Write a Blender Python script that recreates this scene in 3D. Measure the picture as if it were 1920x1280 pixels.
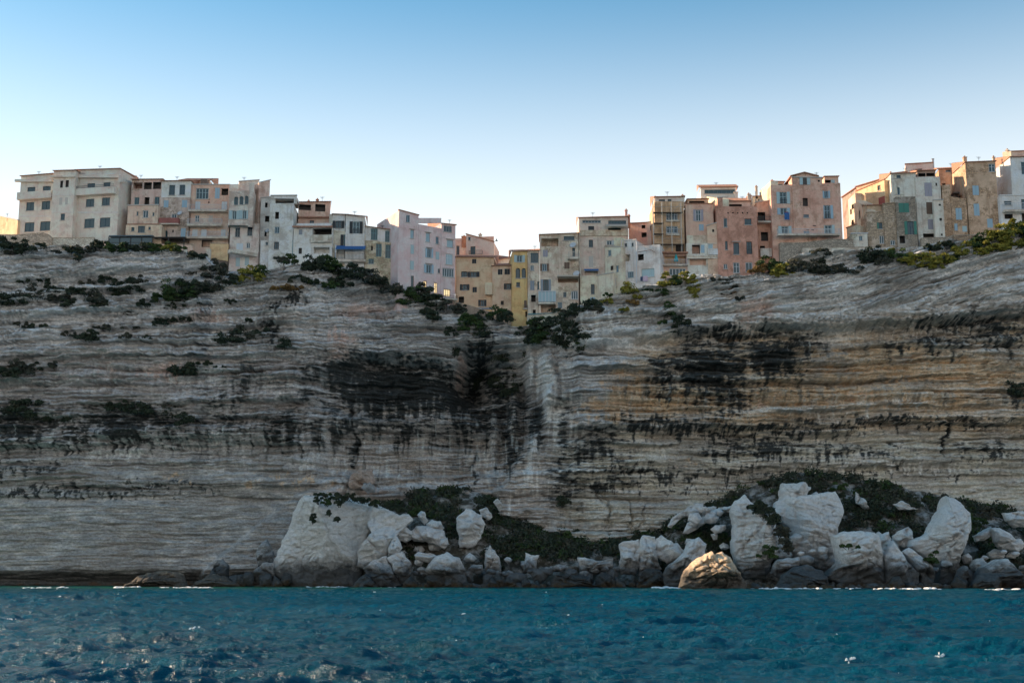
import bpy, math, random
import numpy as np
R = math.radians
sc = bpy.context.scene
for o in list(bpy.data.objects): bpy.data.objects.remove(o)
col = sc.collection

# ------------------------------------------------------------------ camera
PITCH = math.atan(424 / 2400.0)
CAMZ = 2.7
CP, SP = math.cos(PITCH), math.sin(PITCH)
cam = bpy.data.cameras.new('camera')
cam.sensor_width = 36; cam.lens = 45.0
cam.clip_start = .5; cam.clip_end = 20000
camo = bpy.data.objects.new('camera', cam); col.objects.link(camo)
camo.location = (0, 0, CAMZ); camo.rotation_euler = (math.pi / 2 + PITCH, 0, 0)
sc.camera = camo

# ------------------------------------------------------------------ sky, sun, exposure
SUN_EL, SUN_AZ = 21.5, -74.0          # low evening sun, behind and left of the cliff
w = bpy.data.worlds.new("World"); sc.world = w; w.use_nodes = True
nt = w.node_tree; bg = nt.nodes['Background']
sky = nt.nodes.new('ShaderNodeTexSky'); sky.sky_type = 'NISHITA'; sky.sun_disc = False
sky.sun_elevation = R(SUN_EL); sky.sun_rotation = R(SUN_AZ); sky.dust_density = .6; sky.ozone_density = 2.0
def N(nt_, t, **kw):
    n = nt_.nodes.new(t)
    for k, v in kw.items():
        if k.startswith('i_'): n.inputs[k[2:].replace('_', ' ')].default_value = v
        else: setattr(n, k, v)
    return n
tc = N(nt, 'ShaderNodeTexCoord')
sep = N(nt, 'ShaderNodeSeparateXYZ'); nt.links.new(tc.outputs['Generated'], sep.inputs[0])
# evening haze: whitish low sky that gives way to blue with height, same all round the horizon
mr = N(nt, 'ShaderNodeMapRange', interpolation_type='SMOOTHSTEP')
mr.inputs['From Min'].default_value = .11; mr.inputs['From Max'].default_value = .465
mr.inputs['To Min'].default_value = 1.0; mr.inputs['To Max'].default_value = 0.0
nt.links.new(sep.outputs['Z'], mr.inputs['Value'])
tint = N(nt, 'ShaderNodeMix', data_type='RGBA', blend_type='MULTIPLY'); tint.inputs['Factor'].default_value = 1.0
nt.links.new(sky.outputs[0], tint.inputs['A']); tint.inputs['B'].default_value = (.32, .58, .59, 1)
mx = N(nt, 'ShaderNodeMix', data_type='RGBA')
nt.links.new(mr.outputs[0], mx.inputs['Factor'])
nt.links.new(tint.outputs['Result'], mx.inputs['A']); mx.inputs['B'].default_value = (4.35, 4.1, 3.75, 1)
nt.links.new(mx.outputs['Result'], bg.inputs[0]); bg.inputs[1].default_value = .10
sun = bpy.data.lights.new('sun', 'SUN'); sun.energy = 2.6; sun.angle = R(.5); sun.color = (1, .74, .50)
suno = bpy.data.objects.new('sun', sun); col.objects.link(suno)
ax, el = R(SUN_AZ), R(SUN_EL)
sd = (math.sin(ax) * math.cos(el), math.cos(ax) * math.cos(el), math.sin(el))
suno.rotation_euler = (math.pi / 2 - el, 0, math.atan2(sd[1], sd[0]) + math.pi / 2)
sc.view_settings.view_transform = 'Standard'; sc.view_settings.look = 'None'
sc.view_settings.exposure = 1.8; sc.view_settings.gamma = 1; sc.view_settings.use_curve_mapping = False
sc.cycles.max_bounces = 5; sc.cycles.diffuse_bounces = 3; sc.cycles.glossy_bounces = 2

# ------------------------------------------------------------------ measuring helpers (photo pixel <-> world)
def ray(px, py):
    u = (np.asarray(px, float) - 960) / 2400; v = (640 - np.asarray(py, float)) / 2400
    return u, CP - v * SP, SP + v * CP
def at(px, py, Y):
    dx, dy, dz = ray(px, py); t = np.asarray(Y, float) / dy
    return dx * t, np.asarray(Y, float) + 0 * t, CAMZ + dz * t
def proj(x, y, z):
    zz = z - CAMZ; f = y * CP + zz * SP; v = -y * SP + zz * CP
    return 960 + 2400 * x / f, 640 - 2400 * v / f

# ------------------------------------------------------------------ noise
def _h(ix, iy, iz=0, s=0):
    h = (ix.astype(np.int64) * 374761393 + iy.astype(np.int64) * 668265263 + np.asarray(iz).astype(np.int64) * 2147483647 + s * 974634541) & 0xffffffff
    h = ((h ^ (h >> 13)) * 1274126177) & 0xffffffff
    h = ((h ^ (h >> 16)) * 2246822519) & 0xffffffff
    return (h ^ (h >> 15)) & 0xffffffff
def n2(x, y, s=0):                      # gradient noise, about -1..1
    ix = np.floor(x); iy = np.floor(y); fx = x - ix; fy = y - iy
    u = fx * fx * fx * (fx * (fx * 6 - 15) + 10); v = fy * fy * fy * (fy * (fy * 6 - 15) + 10)
    def g(dx, dy):
        a = _h(ix + dx, iy + dy, 0, s) * (2 * math.pi / 4294967296.0)
        return np.cos(a) * (fx - dx) + np.sin(a) * (fy - dy)
    a = g(0, 0); b = g(1, 0); c = g(0, 1); d = g(1, 1)
    return 1.5 * (a + (b - a) * u + ((c + (d - c) * u) - (a + (b - a) * u)) * v)
def f2(x, y, o=4, s=0, gain=.5):
    r = 0; a = 1; t = 0
    for k in range(o):
        r = r + a * n2(x * 2 ** k + k * 17.3, y * 2 ** k - k * 9.1, s + k); t += a; a *= gain
    return r / t
def v3(x, y, z, s=0):                   # value noise, -1..1
    ix = np.floor(x); iy = np.floor(y); iz = np.floor(z); fx = x - ix; fy = y - iy; fz = z - iz
    fx = fx * fx * (3 - 2 * fx); fy = fy * fy * (3 - 2 * fy); fz = fz * fz * (3 - 2 * fz)
    def g(a, b, c): return _h(ix + a, iy + b, iz + c, s) / 2147483648.0 - 1
    def l(a, b, t): return a + (b - a) * t
    return l(l(l(g(0,0,0), g(1,0,0), fx), l(g(0,1,0), g(1,1,0), fx), fy), l(l(g(0,0,1), g(1,0,1), fx), l(g(0,1,1), g(1,1,1), fx), fy), fz)
def f3(x, y, z, o=3, s=0):
    r = 0; a = 1; t = 0
    for k in range(o):
        r = r + a * v3(x * 2 ** k, y * 2 ** k, z * 2 ** k, s + k); t += a; a *= .5
    return r / t
def sstep(a, b, x):
    t = np.clip((x - a) / (b - a), 0, 1); return t * t * (3 - 2 * t)
def lin(c):
    c = np.asarray(c, float) / 255
    return np.where(c <= .04045, c / 12.92, ((c + .055) / 1.055) ** 2.4)
KL = np.array([.47, .50, .53])          # how bright a white wall stands in open shade here: photo colour / this = base colour
KC = 1.2
def alb(c, lo=.015, hi=.86):
    a = lin(c) / KL; a = a * .78 + .22 * a.mean(); return np.clip(a * min(1, hi / a.max()), lo, hi)

# ------------------------------------------------------------------ mesh and object helpers
def mesh_np(name, V, F, mats=(), smooth=False, fmat=None, colattr=None):
    me = bpy.data.meshes.new(name); V = np.asarray(V, np.float32)
    if isinstance(F, np.ndarray):
        k = F.shape[1]; F = F.astype(np.int32)
        me.vertices.add(len(V)); me.vertices.foreach_set('co', V.ravel())
        me.loops.add(F.size); me.loops.foreach_set('vertex_index', F.ravel())
        me.polygons.add(len(F)); me.polygons.foreach_set('loop_start', np.arange(0, F.size, k, dtype=np.int32))
        me.update(calc_edges=True)
    else:
        me.from_pydata([tuple(map(float, v)) for v in V], [], F)
    for m in mats: me.materials.append(m)
    if fmat is not None: me.polygons.foreach_set('material_index', np.asarray(fmat, np.int32))
    if smooth: me.polygons.foreach_set('use_smooth', np.ones(len(me.polygons), bool))
    if colattr is not None:
        a = me.attributes.new('Col', 'FLOAT_COLOR', 'POINT')
        c = np.ones((len(V), 4), np.float32); c[:, :3] = colattr; a.data.foreach_set('color', c.ravel())
    return me
def link(name, me, parent=None, loc=None):
    o = bpy.data.objects.new(name, me); col.objects.link(o)
    if parent is not None: o.parent = parent
    if loc is not None: o.location = loc
    return o
def tag(o, label, cat, group=None, kind=None):
    if label: o['label'] = label
    if cat: o['category'] = cat
    if group: o['group'] = group
    if kind: o['kind'] = kind
    return o
class MB:
    """collects boxes, tubes and faces into one mesh"""
    def __init__(s): s.v = []; s.f = []; s.m = []
    def face(s, pts, m=0):
        b = len(s.v); s.v += [tuple(p) for p in pts]; s.f.append(tuple(range(b, b + len(pts)))); s.m.append(m)
    def hexa(s, p, m=0):                # p: 4 bottom ring, 4 top ring
        b = len(s.v); s.v += [tuple(q) for q in p]
        for q in ((3, 2, 1, 0), (4, 5, 6, 7), (0, 1, 5, 4), (1, 2, 6, 5), (2, 3, 7, 6), (3, 0, 4, 7)):
            s.f.append(tuple(b + i for i in q)); s.m.append(m)
    def tube(s, a, b, r, n=6, m=0):
        a = np.array(a, float); b = np.array(b, float); d = b - a; d /= np.linalg.norm(d)
        e = np.cross(d, (0, 0, 1.) if abs(d[2]) < .9 else (1., 0, 0)); e /= np.linalg.norm(e); g = np.cross(d, e)
        k = len(s.v)
        for c in (a, b):
            for i in range(n):
                t = 2 * math.pi * i / n; s.v.append(tuple(c + r * (math.cos(t) * e + math.sin(t) * g)))
        for i in range(n):
            j = (i + 1) % n; s.f.append((k + i, k + j, k + n + j, k + n + i)); s.m.append(m)
        s.f.append(tuple(k + n - 1 - i for i in range(n))); s.m.append(m)
        s.f.append(tuple(k + n + i for i in range(n))); s.m.append(m)
    def build(s, name, mats, parent=None, org=(0, 0, 0), smooth=False):
        if not isinstance(mats, (list, tuple)): mats = [mats]
        V = np.array(s.v, float) - np.array(org, float)
        me = mesh_np(name, V, s.f, mats, smooth, s.m if len(mats) > 1 else None)
        return link(name, me, parent, org if parent is None else None)

# ------------------------------------------------------------------ materials
def newmat(name):
    m = bpy.data.materials.new(name); m.use_nodes = True
    t = m.node_tree; return m, t, t.nodes['Principled BSDF']
def c4(c): return (float(c[0]), float(c[1]), float(c[2]), 1)
def noise(t, vec, scale, detail=4, rough=.6, mapping=None):
    if mapping is not None:
        mp = N(t, 'ShaderNodeMapping'); mp.inputs['Scale'].default_value = mapping
        t.links.new(vec, mp.inputs[0]); vec = mp.outputs[0]
    n = N(t, 'ShaderNodeTexNoise'); n.inputs['Scale'].default_value = scale
    n.inputs['Detail'].default_value = detail; n.inputs['Roughness'].default_value = rough
    t.links.new(vec, n.inputs['Vector']); return n.outputs['Fac']
def ramp(t, fac, a, b, c0=0., c1=1.):
    m = N(t, 'ShaderNodeMapRange'); m.inputs['From Min'].default_value = a; m.inputs['From Max'].default_value = b
    m.inputs['To Min'].default_value = c0; m.inputs['To Max'].default_value = c1
    t.links.new(fac, m.inputs['Value']); return m.outputs[0]
def mixc(t, fac, A, B, blend='MIX'):
    m = N(t, 'ShaderNodeMix', data_type='RGBA', blend_type=blend)
    if isinstance(fac, (int, float)): m.inputs['Factor'].default_value = fac
    else: t.links.new(fac, m.inputs['Factor'])
    for k, s in (('A', A), ('B', B)):
        if hasattr(s, 'links') or hasattr(s, 'is_linked'): t.links.new(s, m.inputs[k])
        else: m.inputs[k].default_value = c4(s)
    return m.outputs['Result']
def bump(t, p, h, strength, dist):
    b = N(t, 'ShaderNodeBump'); b.inputs['Strength'].default_value = strength; b.inputs['Distance'].default_value = dist
    t.links.new(h, b.inputs['Height']); t.links.new(b.outputs[0], p.inputs['Normal'])
def pos(t): return N(t, 'ShaderNodeNewGeometry').outputs['Position']
def plain(name, c, rough=.7, metal=0):
    m, t, p = newmat(name); p.inputs['Base Color'].default_value = c4(c)
    p.inputs['Roughness'].default_value = rough; p.inputs['Metallic'].default_value = metal; return m
_pl = {}
def plaster(rgb, wear=.5, stone=0., seed=0, wearc=None):
    """weathered limewash: blotches, rain streaks below edges, bare masonry where it has fallen off"""
    key = (tuple(rgb), wear, stone)
    if key in _pl: return _pl[key]
    base = np.clip(alb(rgb) * np.array([1.05, 1.0, .94]), 0, .88); wear = min(1, wear + .14); m, t, p = newmat('plaster')
    mp = N(t, 'ShaderNodeMapping'); t.links.new(pos(t), mp.inputs[0])
    rr = random.Random(len(_pl)); mp.inputs['Location'].default_value = (rr.uniform(0, 90), rr.uniform(0, 90), rr.uniform(0, 90))
    P = mp.outputs[0]
    dirt = np.clip(base * np.array([.52, .46, .42]), .02, 1) if wearc is None else alb(wearc)
    pale = np.clip(base * 1.18 + .02, 0, .85)
    c = mixc(t, ramp(t, noise(t, P, .55, 5, .65), .38, .66), base * .90, pale)
    blot = ramp(t, noise(t, P, .42, 8, .76), .59 - .15 * wear, .68 - .12 * wear, 0, .35 + .5 * wear)
    c = mixc(t, blot, c, dirt)
    streak = ramp(t, noise(t, P, 1.6, 4, .6, (1, 1, .10)), .58 - .07 * wear, .74 - .07 * wear, 0, .15 + .5 * wear)
    c = mixc(t, streak, c, dirt * .8)
    if stone > 0:
        vo = N(t, 'ShaderNodeTexVoronoi', feature='DISTANCE_TO_EDGE'); vo.inputs['Scale'].default_value = 2.6
        m2 = N(t, 'ShaderNodeMapping'); m2.inputs['Scale'].default_value = (1, 1, 1.6); t.links.new(P, m2.inputs[0]); t.links.new(m2.outputs[0], vo.inputs['Vector'])
        v2 = N(t, 'ShaderNodeTexVoronoi'); v2.inputs['Scale'].default_value = 2.6; t.links.new(m2.outputs[0], v2.inputs['Vector'])
        sp = N(t, 'ShaderNodeSeparateColor'); t.links.new(v2.outputs['Color'], sp.inputs[0])
        st = mixc(t, ramp(t, sp.outputs[0], 0, 1), base * np.array([.5, .47, .43]), np.clip(base * np.array([1.0, .93, .84]), 0, .7))
        st = mixc(t, ramp(t, vo.outputs['Distance'], .02, .10, .85, 0), st, base * .25)
        f = ramp(t, noise(t, P, .30, 6, .7), .62 - .34 * stone, .66 - .34 * stone)
        c = mixc(t, f, c, st)
    fine = noise(t, P, 7, 5, .7)
    c = mixc(t, ramp(t, fine, .3, .7, .32, 0), c, dirt)
    t.links.new(c, p.inputs['Base Color']); p.inputs['Roughness'].default_value = .92
    p.inputs['Specular IOR Level'].default_value = .2
    bump(t, p, noise(t, P, 3.0, 8, .72), .8, .10)
    _pl[key] = m; return m
def leafmat(name, a, b, c=None):
    m, t, p = newmat(name); P = pos(t)
    k = mixc(t, ramp(t, noise(t, P, .9, 3), .40, .62), a, b)
    k = mixc(t, ramp(t, noise(t, P, 9, 2), .52, .70, 0, .7), k, c if c is not None else np.array(b) * 1.5)
    t.links.new(k, p.inputs['Base Color']); p.inputs['Roughness'].default_value = .75
    p.inputs['Specular IOR Level'].default_value = .15
    return m
LEAF = dict(
    dark=leafmat('scrub_leaf_dark', (.028, .042, .028), (.050, .062, .036), (.10, .10, .065)),
    grey=leafmat('scrub_leaf_grey', (.050, .056, .044), (.085, .084, .058), (.14, .12, .085)),
    green=leafmat('scrub_leaf_green', (.030, .055, .020), (.060, .095, .030), (.11, .13, .05)),
    yellow=leafmat('scrub_leaf_yellow_sunlit', (.15, .155, .028), (.30, .25, .045), (.42, .33, .08)),  # yellow foliage, brightened so unlit rim bushes look sunlit
    rust=leafmat('scrub_leaf_rust', (.16, .09, .035), (.26, .15, .05), (.34, .22, .09)))
BARK = plain('bark', (.10, .085, .07), .9)
GLASS, _t, _p = newmat('window_glass'); _p.inputs['Base Color'].default_value = (.016, .060, .078, 1); _p.inputs['Roughness'].default_value = .10; _p.inputs['Specular IOR Level'].default_value = .5
CURT = plain('curtained_glass', (.30, .44, .48), .2)
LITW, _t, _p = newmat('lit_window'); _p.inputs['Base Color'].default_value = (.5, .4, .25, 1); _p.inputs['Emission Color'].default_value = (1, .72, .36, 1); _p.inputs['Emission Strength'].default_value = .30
INSIDE = plain('room_interior', (.10, .085, .075), .9)
FR = dict(white=plain('frame_white', (.62, .66, .68), .5), teal=plain('frame_teal', (.10, .26, .28), .5), dark=plain('frame_dark', (.05, .055, .06), .5),
          brown=plain('frame_brown', (.15, .09, .06), .6), blue=plain('frame_blue', (.33, .47, .55), .5), grey=plain('frame_grey', (.27, .29, .32), .6),
          green=plain('frame_green', (.05, .20, .15), .6), black=plain('frame_black', (.022, .025, .028), .6), red=plain('frame_red', (.36, .07, .045), .6),
          navy=plain('frame_navy', (.045, .09, .12), .6), cream=plain('frame_cream', (.55, .49, .43), .6), pale=plain('frame_pale', (.40, .52, .53), .5), mauve=plain('frame_mauve', (.36, .33, .37), .6))
SILL = plain('sill_stone', (.50, .45, .40), .8)
CONC = plaster((165, 158, 150), .7)
IRON = plain('painted_iron', (.05, .055, .06), .5)
WRAIL = plain('pale_rail', (.55, .55, .56), .5)
STEEL = plain('scaffold_steel', (.42, .38, .33), .45, .6)
PLANK = plain('scaffold_plank', (.14, .11, .085), .85)
SLATE = plain('dark_slab', (.06, .055, .05), .8)
def tilemat():
    m, t, p = newmat('roof_tile'); P = pos(t)
    k = mixc(t, ramp(t, noise(t, P, 3.2, 3), .35, .65), (.34, .14, .085), (.50, .27, .17))
    k = mixc(t, ramp(t, noise(t, P, 6, 4), .55, .75), k, (.20, .14, .11))
    t.links.new(k, p.inputs['Base Color']); p.inputs['Roughness'].default_value = .85; return m
TILE = tilemat()
BLUE = plain('blue_canvas', (.035, .12, .30), .8); TURQ = plain('turquoise_canvas', (.04, .42, .48), .8); SAND = plain('sand_canvas', (.52, .44, .36), .8)
WOODP = plaster((140, 112, 82), .8)

# ================================================================== THE CLIFF
CY = 202.0
TOP = [(-400,430),(-120,440),(0,447),(60,455),(100,462),(200,460),(345,468),(400,478),(425,506),(500,512),(545,498),(620,494),(690,508),(740,538),(800,556),(850,572),(880,592),(925,594),(955,612),(1010,612),(1050,592),(1085,575),(1120,562),(1160,549),(1240,524),(1300,514),(1350,517),(1420,512),(1455,490),(1480,476),(1600,466),(1700,464),(1740,452),(1800,450),(1830,446),(1870,432),(1920,415),(2050,395),(2400,380)]
_tx, _tz = [], []
for a, b in TOP:
    q = at(a, b, 206.); _tx.append(float(q[0])); _tz.append(float(q[2]))
xs = np.concatenate([np.linspace(-330, -95, 70)[:-1], np.linspace(-95, 95, 1180), np.linspace(95, 330, 70)[1:]])
ztop = np.interp(xs, _tx, _tz)
NV = 430
vv = np.linspace(0, 1, NV)
ZB = -2.5
X, VV = np.meshgrid(xs, vv); Z = ZB + VV * (ztop[None, :] - ZB)
PX, PY = proj(X, CY + 0 * X, Z)
PX = np.clip(PX, -3000, 5000)
def blob(cx, cy, rx, ry): return np.exp(-(((PX - cx) / rx) ** 2 + ((PY - cy) / ry) ** 2) ** 1.5)
def band(y, wd): return np.exp(-((PY - y) / wd) ** 2)
def polyY(pts): return np.interp(PX, [p[0] for p in pts], [p[1] for p in pts])
wx = f2(X / 9, Z / 9, 4, 5); wz = f2(X / 14, Z / 10, 4, 9)
wpx = PX + 22 * f2(X / 3.5, Z / 3.5, 4, 31); wpy = PY + 14 * f2(X / 3.5, Z / 3.5, 4, 37)

right = sstep(1010, 1090, PX); left = 1 - sstep(560, 720, PX); mid = np.clip(1 - right - left, 0, 1)
# --- bedding: the upper right beds climb to the right, the lower ones lie flat
corn = polyY([(0, 640), (900, 660), (1060, 645), (1200, 628), (1360, 606), (1600, 603), (1750, 592), (1920, 574), (2200, 560)])   # line of the cornice on the right
up = sstep(25, -25, PY - corn)
slope = right * (up * (.10 + .05 * sstep(1500, 1900, PX)) + .012) + left * (.05 * sstep(700, 540, PY) + .01) + mid * .05
slopeX = slope * X
T = Z - slopeX + .5 * f2(X / 50, Z / 14, 3, 8) + .06 * wx
Tx = Z - (slope + .10 * up * right + .06 * left * sstep(640, 520, PY)) * X + .5 * f2(X / 36, Z / 10, 3, 10) + .10 * wz      # cross bedding
def strat(fx, ft, s, k, tt=T):
    n = n2(X / fx, tt / ft, s) + .35 * n2(X / (fx * .31), tt / (ft * .6), s + 7)
    return np.tanh(k * n)
d = np.zeros_like(X)
lowsm = sstep(830, 930, PY) * left + .75 * sstep(800, 850, PY) * right * sstep(1150, 1300, PX)      # smooth lower wall
rough = 1 - .80 * np.clip(lowsm, 0, 1)
d += .60 * rough * strat(44, 2.4, 1, 3.4)
d += .36 * rough * strat(20, 1.0, 2, 4.5)
d += .20 * (.20 + .80 * rough) * strat(9, .46, 3, 4.0, Tx)
d += .16 * (.40 + .60 * rough) * strat(6, .24, 4, 3.0, Tx)
# broken beds: each bed is snapped into slabs that stand out by different amounts
def slabs(w_, h_, s, tt):
    a = tt / h_ + .35 * n2(X / (w_ * 1.2), tt / h_ * .3, s) + .5 * n2(X / 9, tt / 4, s + 1); r_ = np.floor(a)
    b = X / w_ + _h(r_, r_ * 0, 0, s) / 4294967296. * 7 + .45 * n2(X / w_ * 1.3, tt / h_ * .5, s + 2); c_ = np.floor(b)
    v = _h(r_, c_, 0, s + 3) / 4294967296. - .5
    fa = a - r_; return v - .22 * np.clip(1 - fa / .22, 0, 1) 
blk_m = (.12 + .88 * rough)
d += .62 * blk_m * slabs(6.5, 1.15, 301, T) + .46 * blk_m * slabs(3.0, .55, 311, Tx) + .26 * (.4 + .6 * blk_m) * slabs(1.5, .30, 321, Tx)
# open bedding joints: thin dark slots that come and go along the beds
def joints(fx, ft, s, wd, tt, cut): return np.exp(-(n2(X / fx + .3 * wx, tt / ft, s) / wd) ** 2) * sstep(cut, cut + .35, n2(X / (fx * .6), tt / (ft * 1.7), s + 3) + .25)
d -= 1.15 * (.25 + .75 * rough) * joints(34, 1.5, 61, .07, T, .0)
d -= .85 * (.20 + .80 * rough) * joints(18, .75, 63, .10, Tx, .0)
d -= .50 * (.30 + .70 * rough) * joints(9, .42, 65, .15, Tx, .0)
d -= .45 * rough * np.exp(-(n2(X / 1.7 + .5 * wz, Z / 7, 67) / .05) ** 2) * sstep(.15, .5, n2(X / 5, Z / 2.2, 68))
d += .75 * f2(X / 7, Z / 6, 5, 11) * (.35 + .65 * rough) + 1.6 * f2(X / 26, Z / 24, 2, 13)
d += (.40 * f2(X / 1.0, Z / .7, 4, 17, .66) - .45 * np.clip(n2(X / .9, Z / .55, 18) - .25, 0, 1)) * (.22 + .78 * rough)
jag = np.clip(f2(X / 2.2, Z / 1.5, 4, 19), -.2, 1); d += .6 * jag * (mid * .8 + .3) * rough
# vertical fluting below the drip lines
fl = np.abs(n2(X / .55 + .4 * wx, Z / 7, 23)) + .6 * np.abs(n2(X / .27, Z / 4, 24))
flz = left * (band(815, 42) + .6 * band(715, 25)) * (PX < 700) + blob(700, 850, 120, 60) + blob(880, 830, 140, 70) + right * (.7 * band(740, 18) + .8 * np.exp(-((PY - corn - 32) / 26) ** 2) * sstep(1300, 1500, PX))
d += .55 * (fl - .5) * np.clip(flz, 0, 1)
# --- large shape
d += -6.5 * left * sstep(720, 455, PY) - 3.0 * mid * sstep(660, 540, PY) - 3.6 * right * np.clip(up * (corn - PY) / 120., 0, 1.4)
d += right * (2.6 * sstep(12, -7, wpy - corn) - 1.4 * np.exp(-((wpy - corn - 22) / 20.) ** 2))                             # cornice overhang
d += 1.7 * right * sstep(10, -5, wpy - polyY([(1000, 800), (1300, 798), (1500, 785), (1920, 778)])) * sstep(1000, 1100, PX)
d += -.8 * right * sstep(770, 800, PY) * sstep(1120, 1500, PX)
d += .9 * right * sstep(8, -4, wpy - polyY([(1000, 905), (1500, 865), (1920, 850)])) + .8 * right * sstep(6, -3, wpy - polyY([(1000, 742), (1400, 748), (1920, 722)])) + .7 * right * sstep(6, -3, wpy - polyY([(1000, 700), (1500, 672), (1920, 662)]))
d += left * (1.9 * sstep(10, -6, wpy - polyY([(0, 832), (330, 818), (560, 822), (700, 830)])) + 1.0 * sstep(8, -4, wpy - polyY([(0, 890), (330, 905), (700, 905)])) - .4)
d += left * (.6 * sstep(6, -4, wpy - polyY([(0, 930), (320, 918), (640, 926)])) + 1.1 * sstep(6, -4, wpy - polyY([(0, 672), (260, 668), (480, 664)])) + .9 * sstep(6, -4, wpy - 590 - .02 * (PX - 300)))
d += left * 1.0 * sstep(6, -4, wpy - polyY([(0, 720), (220, 715), (480, 700), (640, 720)]))
# hard beds that jut out over a hollow, each one coming and going along the face
for i_, (l0, l1, sd_l, amp) in enumerate(((662,640,1,1.5),(690,664,1,1.3),(716,694,1,1.6),(738,722,1,1.2),(768,748,1,1.4),(800,780,1,1.9),(828,812,1,1.3),(848,834,1,1.2),(880,858,1,1.5),(905,880,1,1.1),(560,545,1,.9),(590,560,1,1.0),(535,515,1,.7),
        (530,540,0,.8),(556,560,0,1.0),(584,588,0,1.2),(612,610,0,1.0),(640,644,0,1.2),(668,668,0,1.5),(694,690,0,1.2),(722,716,0,1.3),(752,746,0,1.3),(786,780,0,1.0),(832,822,0,1.7),(868,866,0,.8),(905,908,0,1.3),(932,924,0,.8))):
    ln = l0 + (l1 - l0) * PX / 960 if not sd_l else l0 + (l1 - l0) * (PX - 1000) / 920
    ln = ln + 7 * n2(X / 16, Z * 0 + i_ * 3.1, 401) + 2.2 * n2(X / 2.2, Z / 2.2 + i_, 402) + 1.2 * n2(X / .7, Z / .7, 403)
    pres = sstep(-.35, .35, n2(X / 13, Z * 0 + i_ * 7.7, 404)) * (right if sd_l else np.clip(left + .5 * mid, 0, 1))
    yy_ = PY - ln
    d += amp * pres * (np.where(yy_ > 0, -np.exp(-yy_ / 9.), 0) + .45 * np.where(yy_ <= 0, np.exp(yy_ / 7.), 0))
# collapsed arch shapes low on the left, and the slanting slab beside the white stack
ar = ((PX - 225) / 95.) ** 2 + ((PY - 1075) / 92.) ** 2
d += -.5 * sstep(1.25, .75, ar + .5 * wx) * sstep(1000, 1040, PY)
d += .7 * sstep(12, -12, PX - (305 - .25 * (PY - 930))) * sstep(900, 960, PY) * left * .6
dg = (PX - polyY([(0, 0), (1, 0)])) * 0 + (PY - np.interp(PX, [330, 395, 470, 560, 640], [1130, 1060, 1000, 925, 880]))
d += 1.6 * sstep(-6, 8, dg + 5 * wx) * sstep(330, 400, PX) * sstep(760, 600, PX)
# dark alcove in the middle and the wide arch below it
d += -4.2 * sstep(1.35, .65, ((wpx - 735) / 150.) ** 2 + ((wpy - 725) / 56.) ** 2)
d += -3.0 * sstep(1.3, .75, ((wpx - 770) / 170.) ** 2 + ((wpy - 850) / 62.) ** 2)
shelf = polyY([(560, 935), (640, 905), (700, 885), (760, 880), (840, 893), (905, 880), (960, 930)])
d += 2.3 * sstep(-8, 10, wpy - shelf) * sstep(560, 640, PX) * sstep(985, 930, PX)
# the gully under the yellow house
gx = np.interp(PY, [590, 640, 720, 800], [905, 893, 878, 880])
d += -11. * np.exp(-((wpx - gx) / 30.) ** 2) * sstep(800, 700, PY) * sstep(620, 680, PY)
d += (-3.8 * np.exp(-((wpx - 945) / 62.) ** 2) * sstep(860, 740, PY) - 5.5 * np.exp(-((wpx - 930) / 95.) ** 2) * sstep(930, 800, PY)) * sstep(622, 690, PY)
d += 5.0 * blob(1025, 705, 17, 55) + 4.0 * blob(994, 690, 11, 42) + 3.5 * blob(963, 775, 11, 50) + 2.5 * blob(1000, 830, 10, 50) + 2.5 * blob(925, 800, 9, 60) - 3 * blob(985, 730, 12, 30) + 1.5 * blob(1000, 750, 40, 12)
d += 4.2 * sstep(-10, 10, wpx - np.interp(PY, [560, 700, 800, 880, 930, 1000], [1060, 1036, 1008, 956, 930, 925])) * sstep(1420, 1150, PX) * sstep(620, 690, PY)
d += .8 * sstep(-4, 4, wpx - np.interp(PY, [700, 1000], [1105, 1050])) * sstep(1190, 1120, PX) * sstep(700, 800, PY)
d += -2.6 * blob(1082, 968, 22, 24) - 1.6 * blob(1050, 965, 18, 18) - 2.0 * blob(1500, 905, 420, 50) * right
d += -.9 * sstep(4, 1, np.abs(wpx - 1778)) * sstep(770, 785, PY) * sstep(850, 838, PY)
for (x0, y0, x1, y1) in ((1105,905,1148,990),(1128,915,1138,990),(1180,930,1180,990),(1215,935,1190,990),(655,760,668,870),(660,900,640,930),(400,1040,470,975)):
    cxx = x0 + (PY - y0) * (x1 - x0) / (y1 - y0); d += -.8 * sstep(3.2, 1, np.abs(wpx - cxx)) * sstep(y0 - 5, y0 + 5, PY) * sstep(y1 + 5, y1 - 5, PY)
d += -2.6 * sstep(1062, 1090, PY) * (PX < 560) - 1.0 * sstep(1062, 1090, PY) * (PX >= 560)   # sea notch
Y = CY - d
Y = Y - 3.0 * left
_yt = np.convolve(np.pad(Y[-1], 20, mode='edge'), np.ones(41) / 41, 'valid')
_z2 = CAMZ + (ztop - CAMZ) * _yt / 206. + .5 * f2(xs / 3, xs * 0, 4, 99)
Z = ZB + (Z - ZB) * ((_z2 - ZB) / (ztop - ZB))[None]; ztop = _z2
Y = Y + np.where(X < -88, 1.9 * (-88 - X), 0) + np.where(X > 120, .25 * (X - 120), 0)  # unseen left end turned away so the low sun reaches the shore rocks
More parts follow.
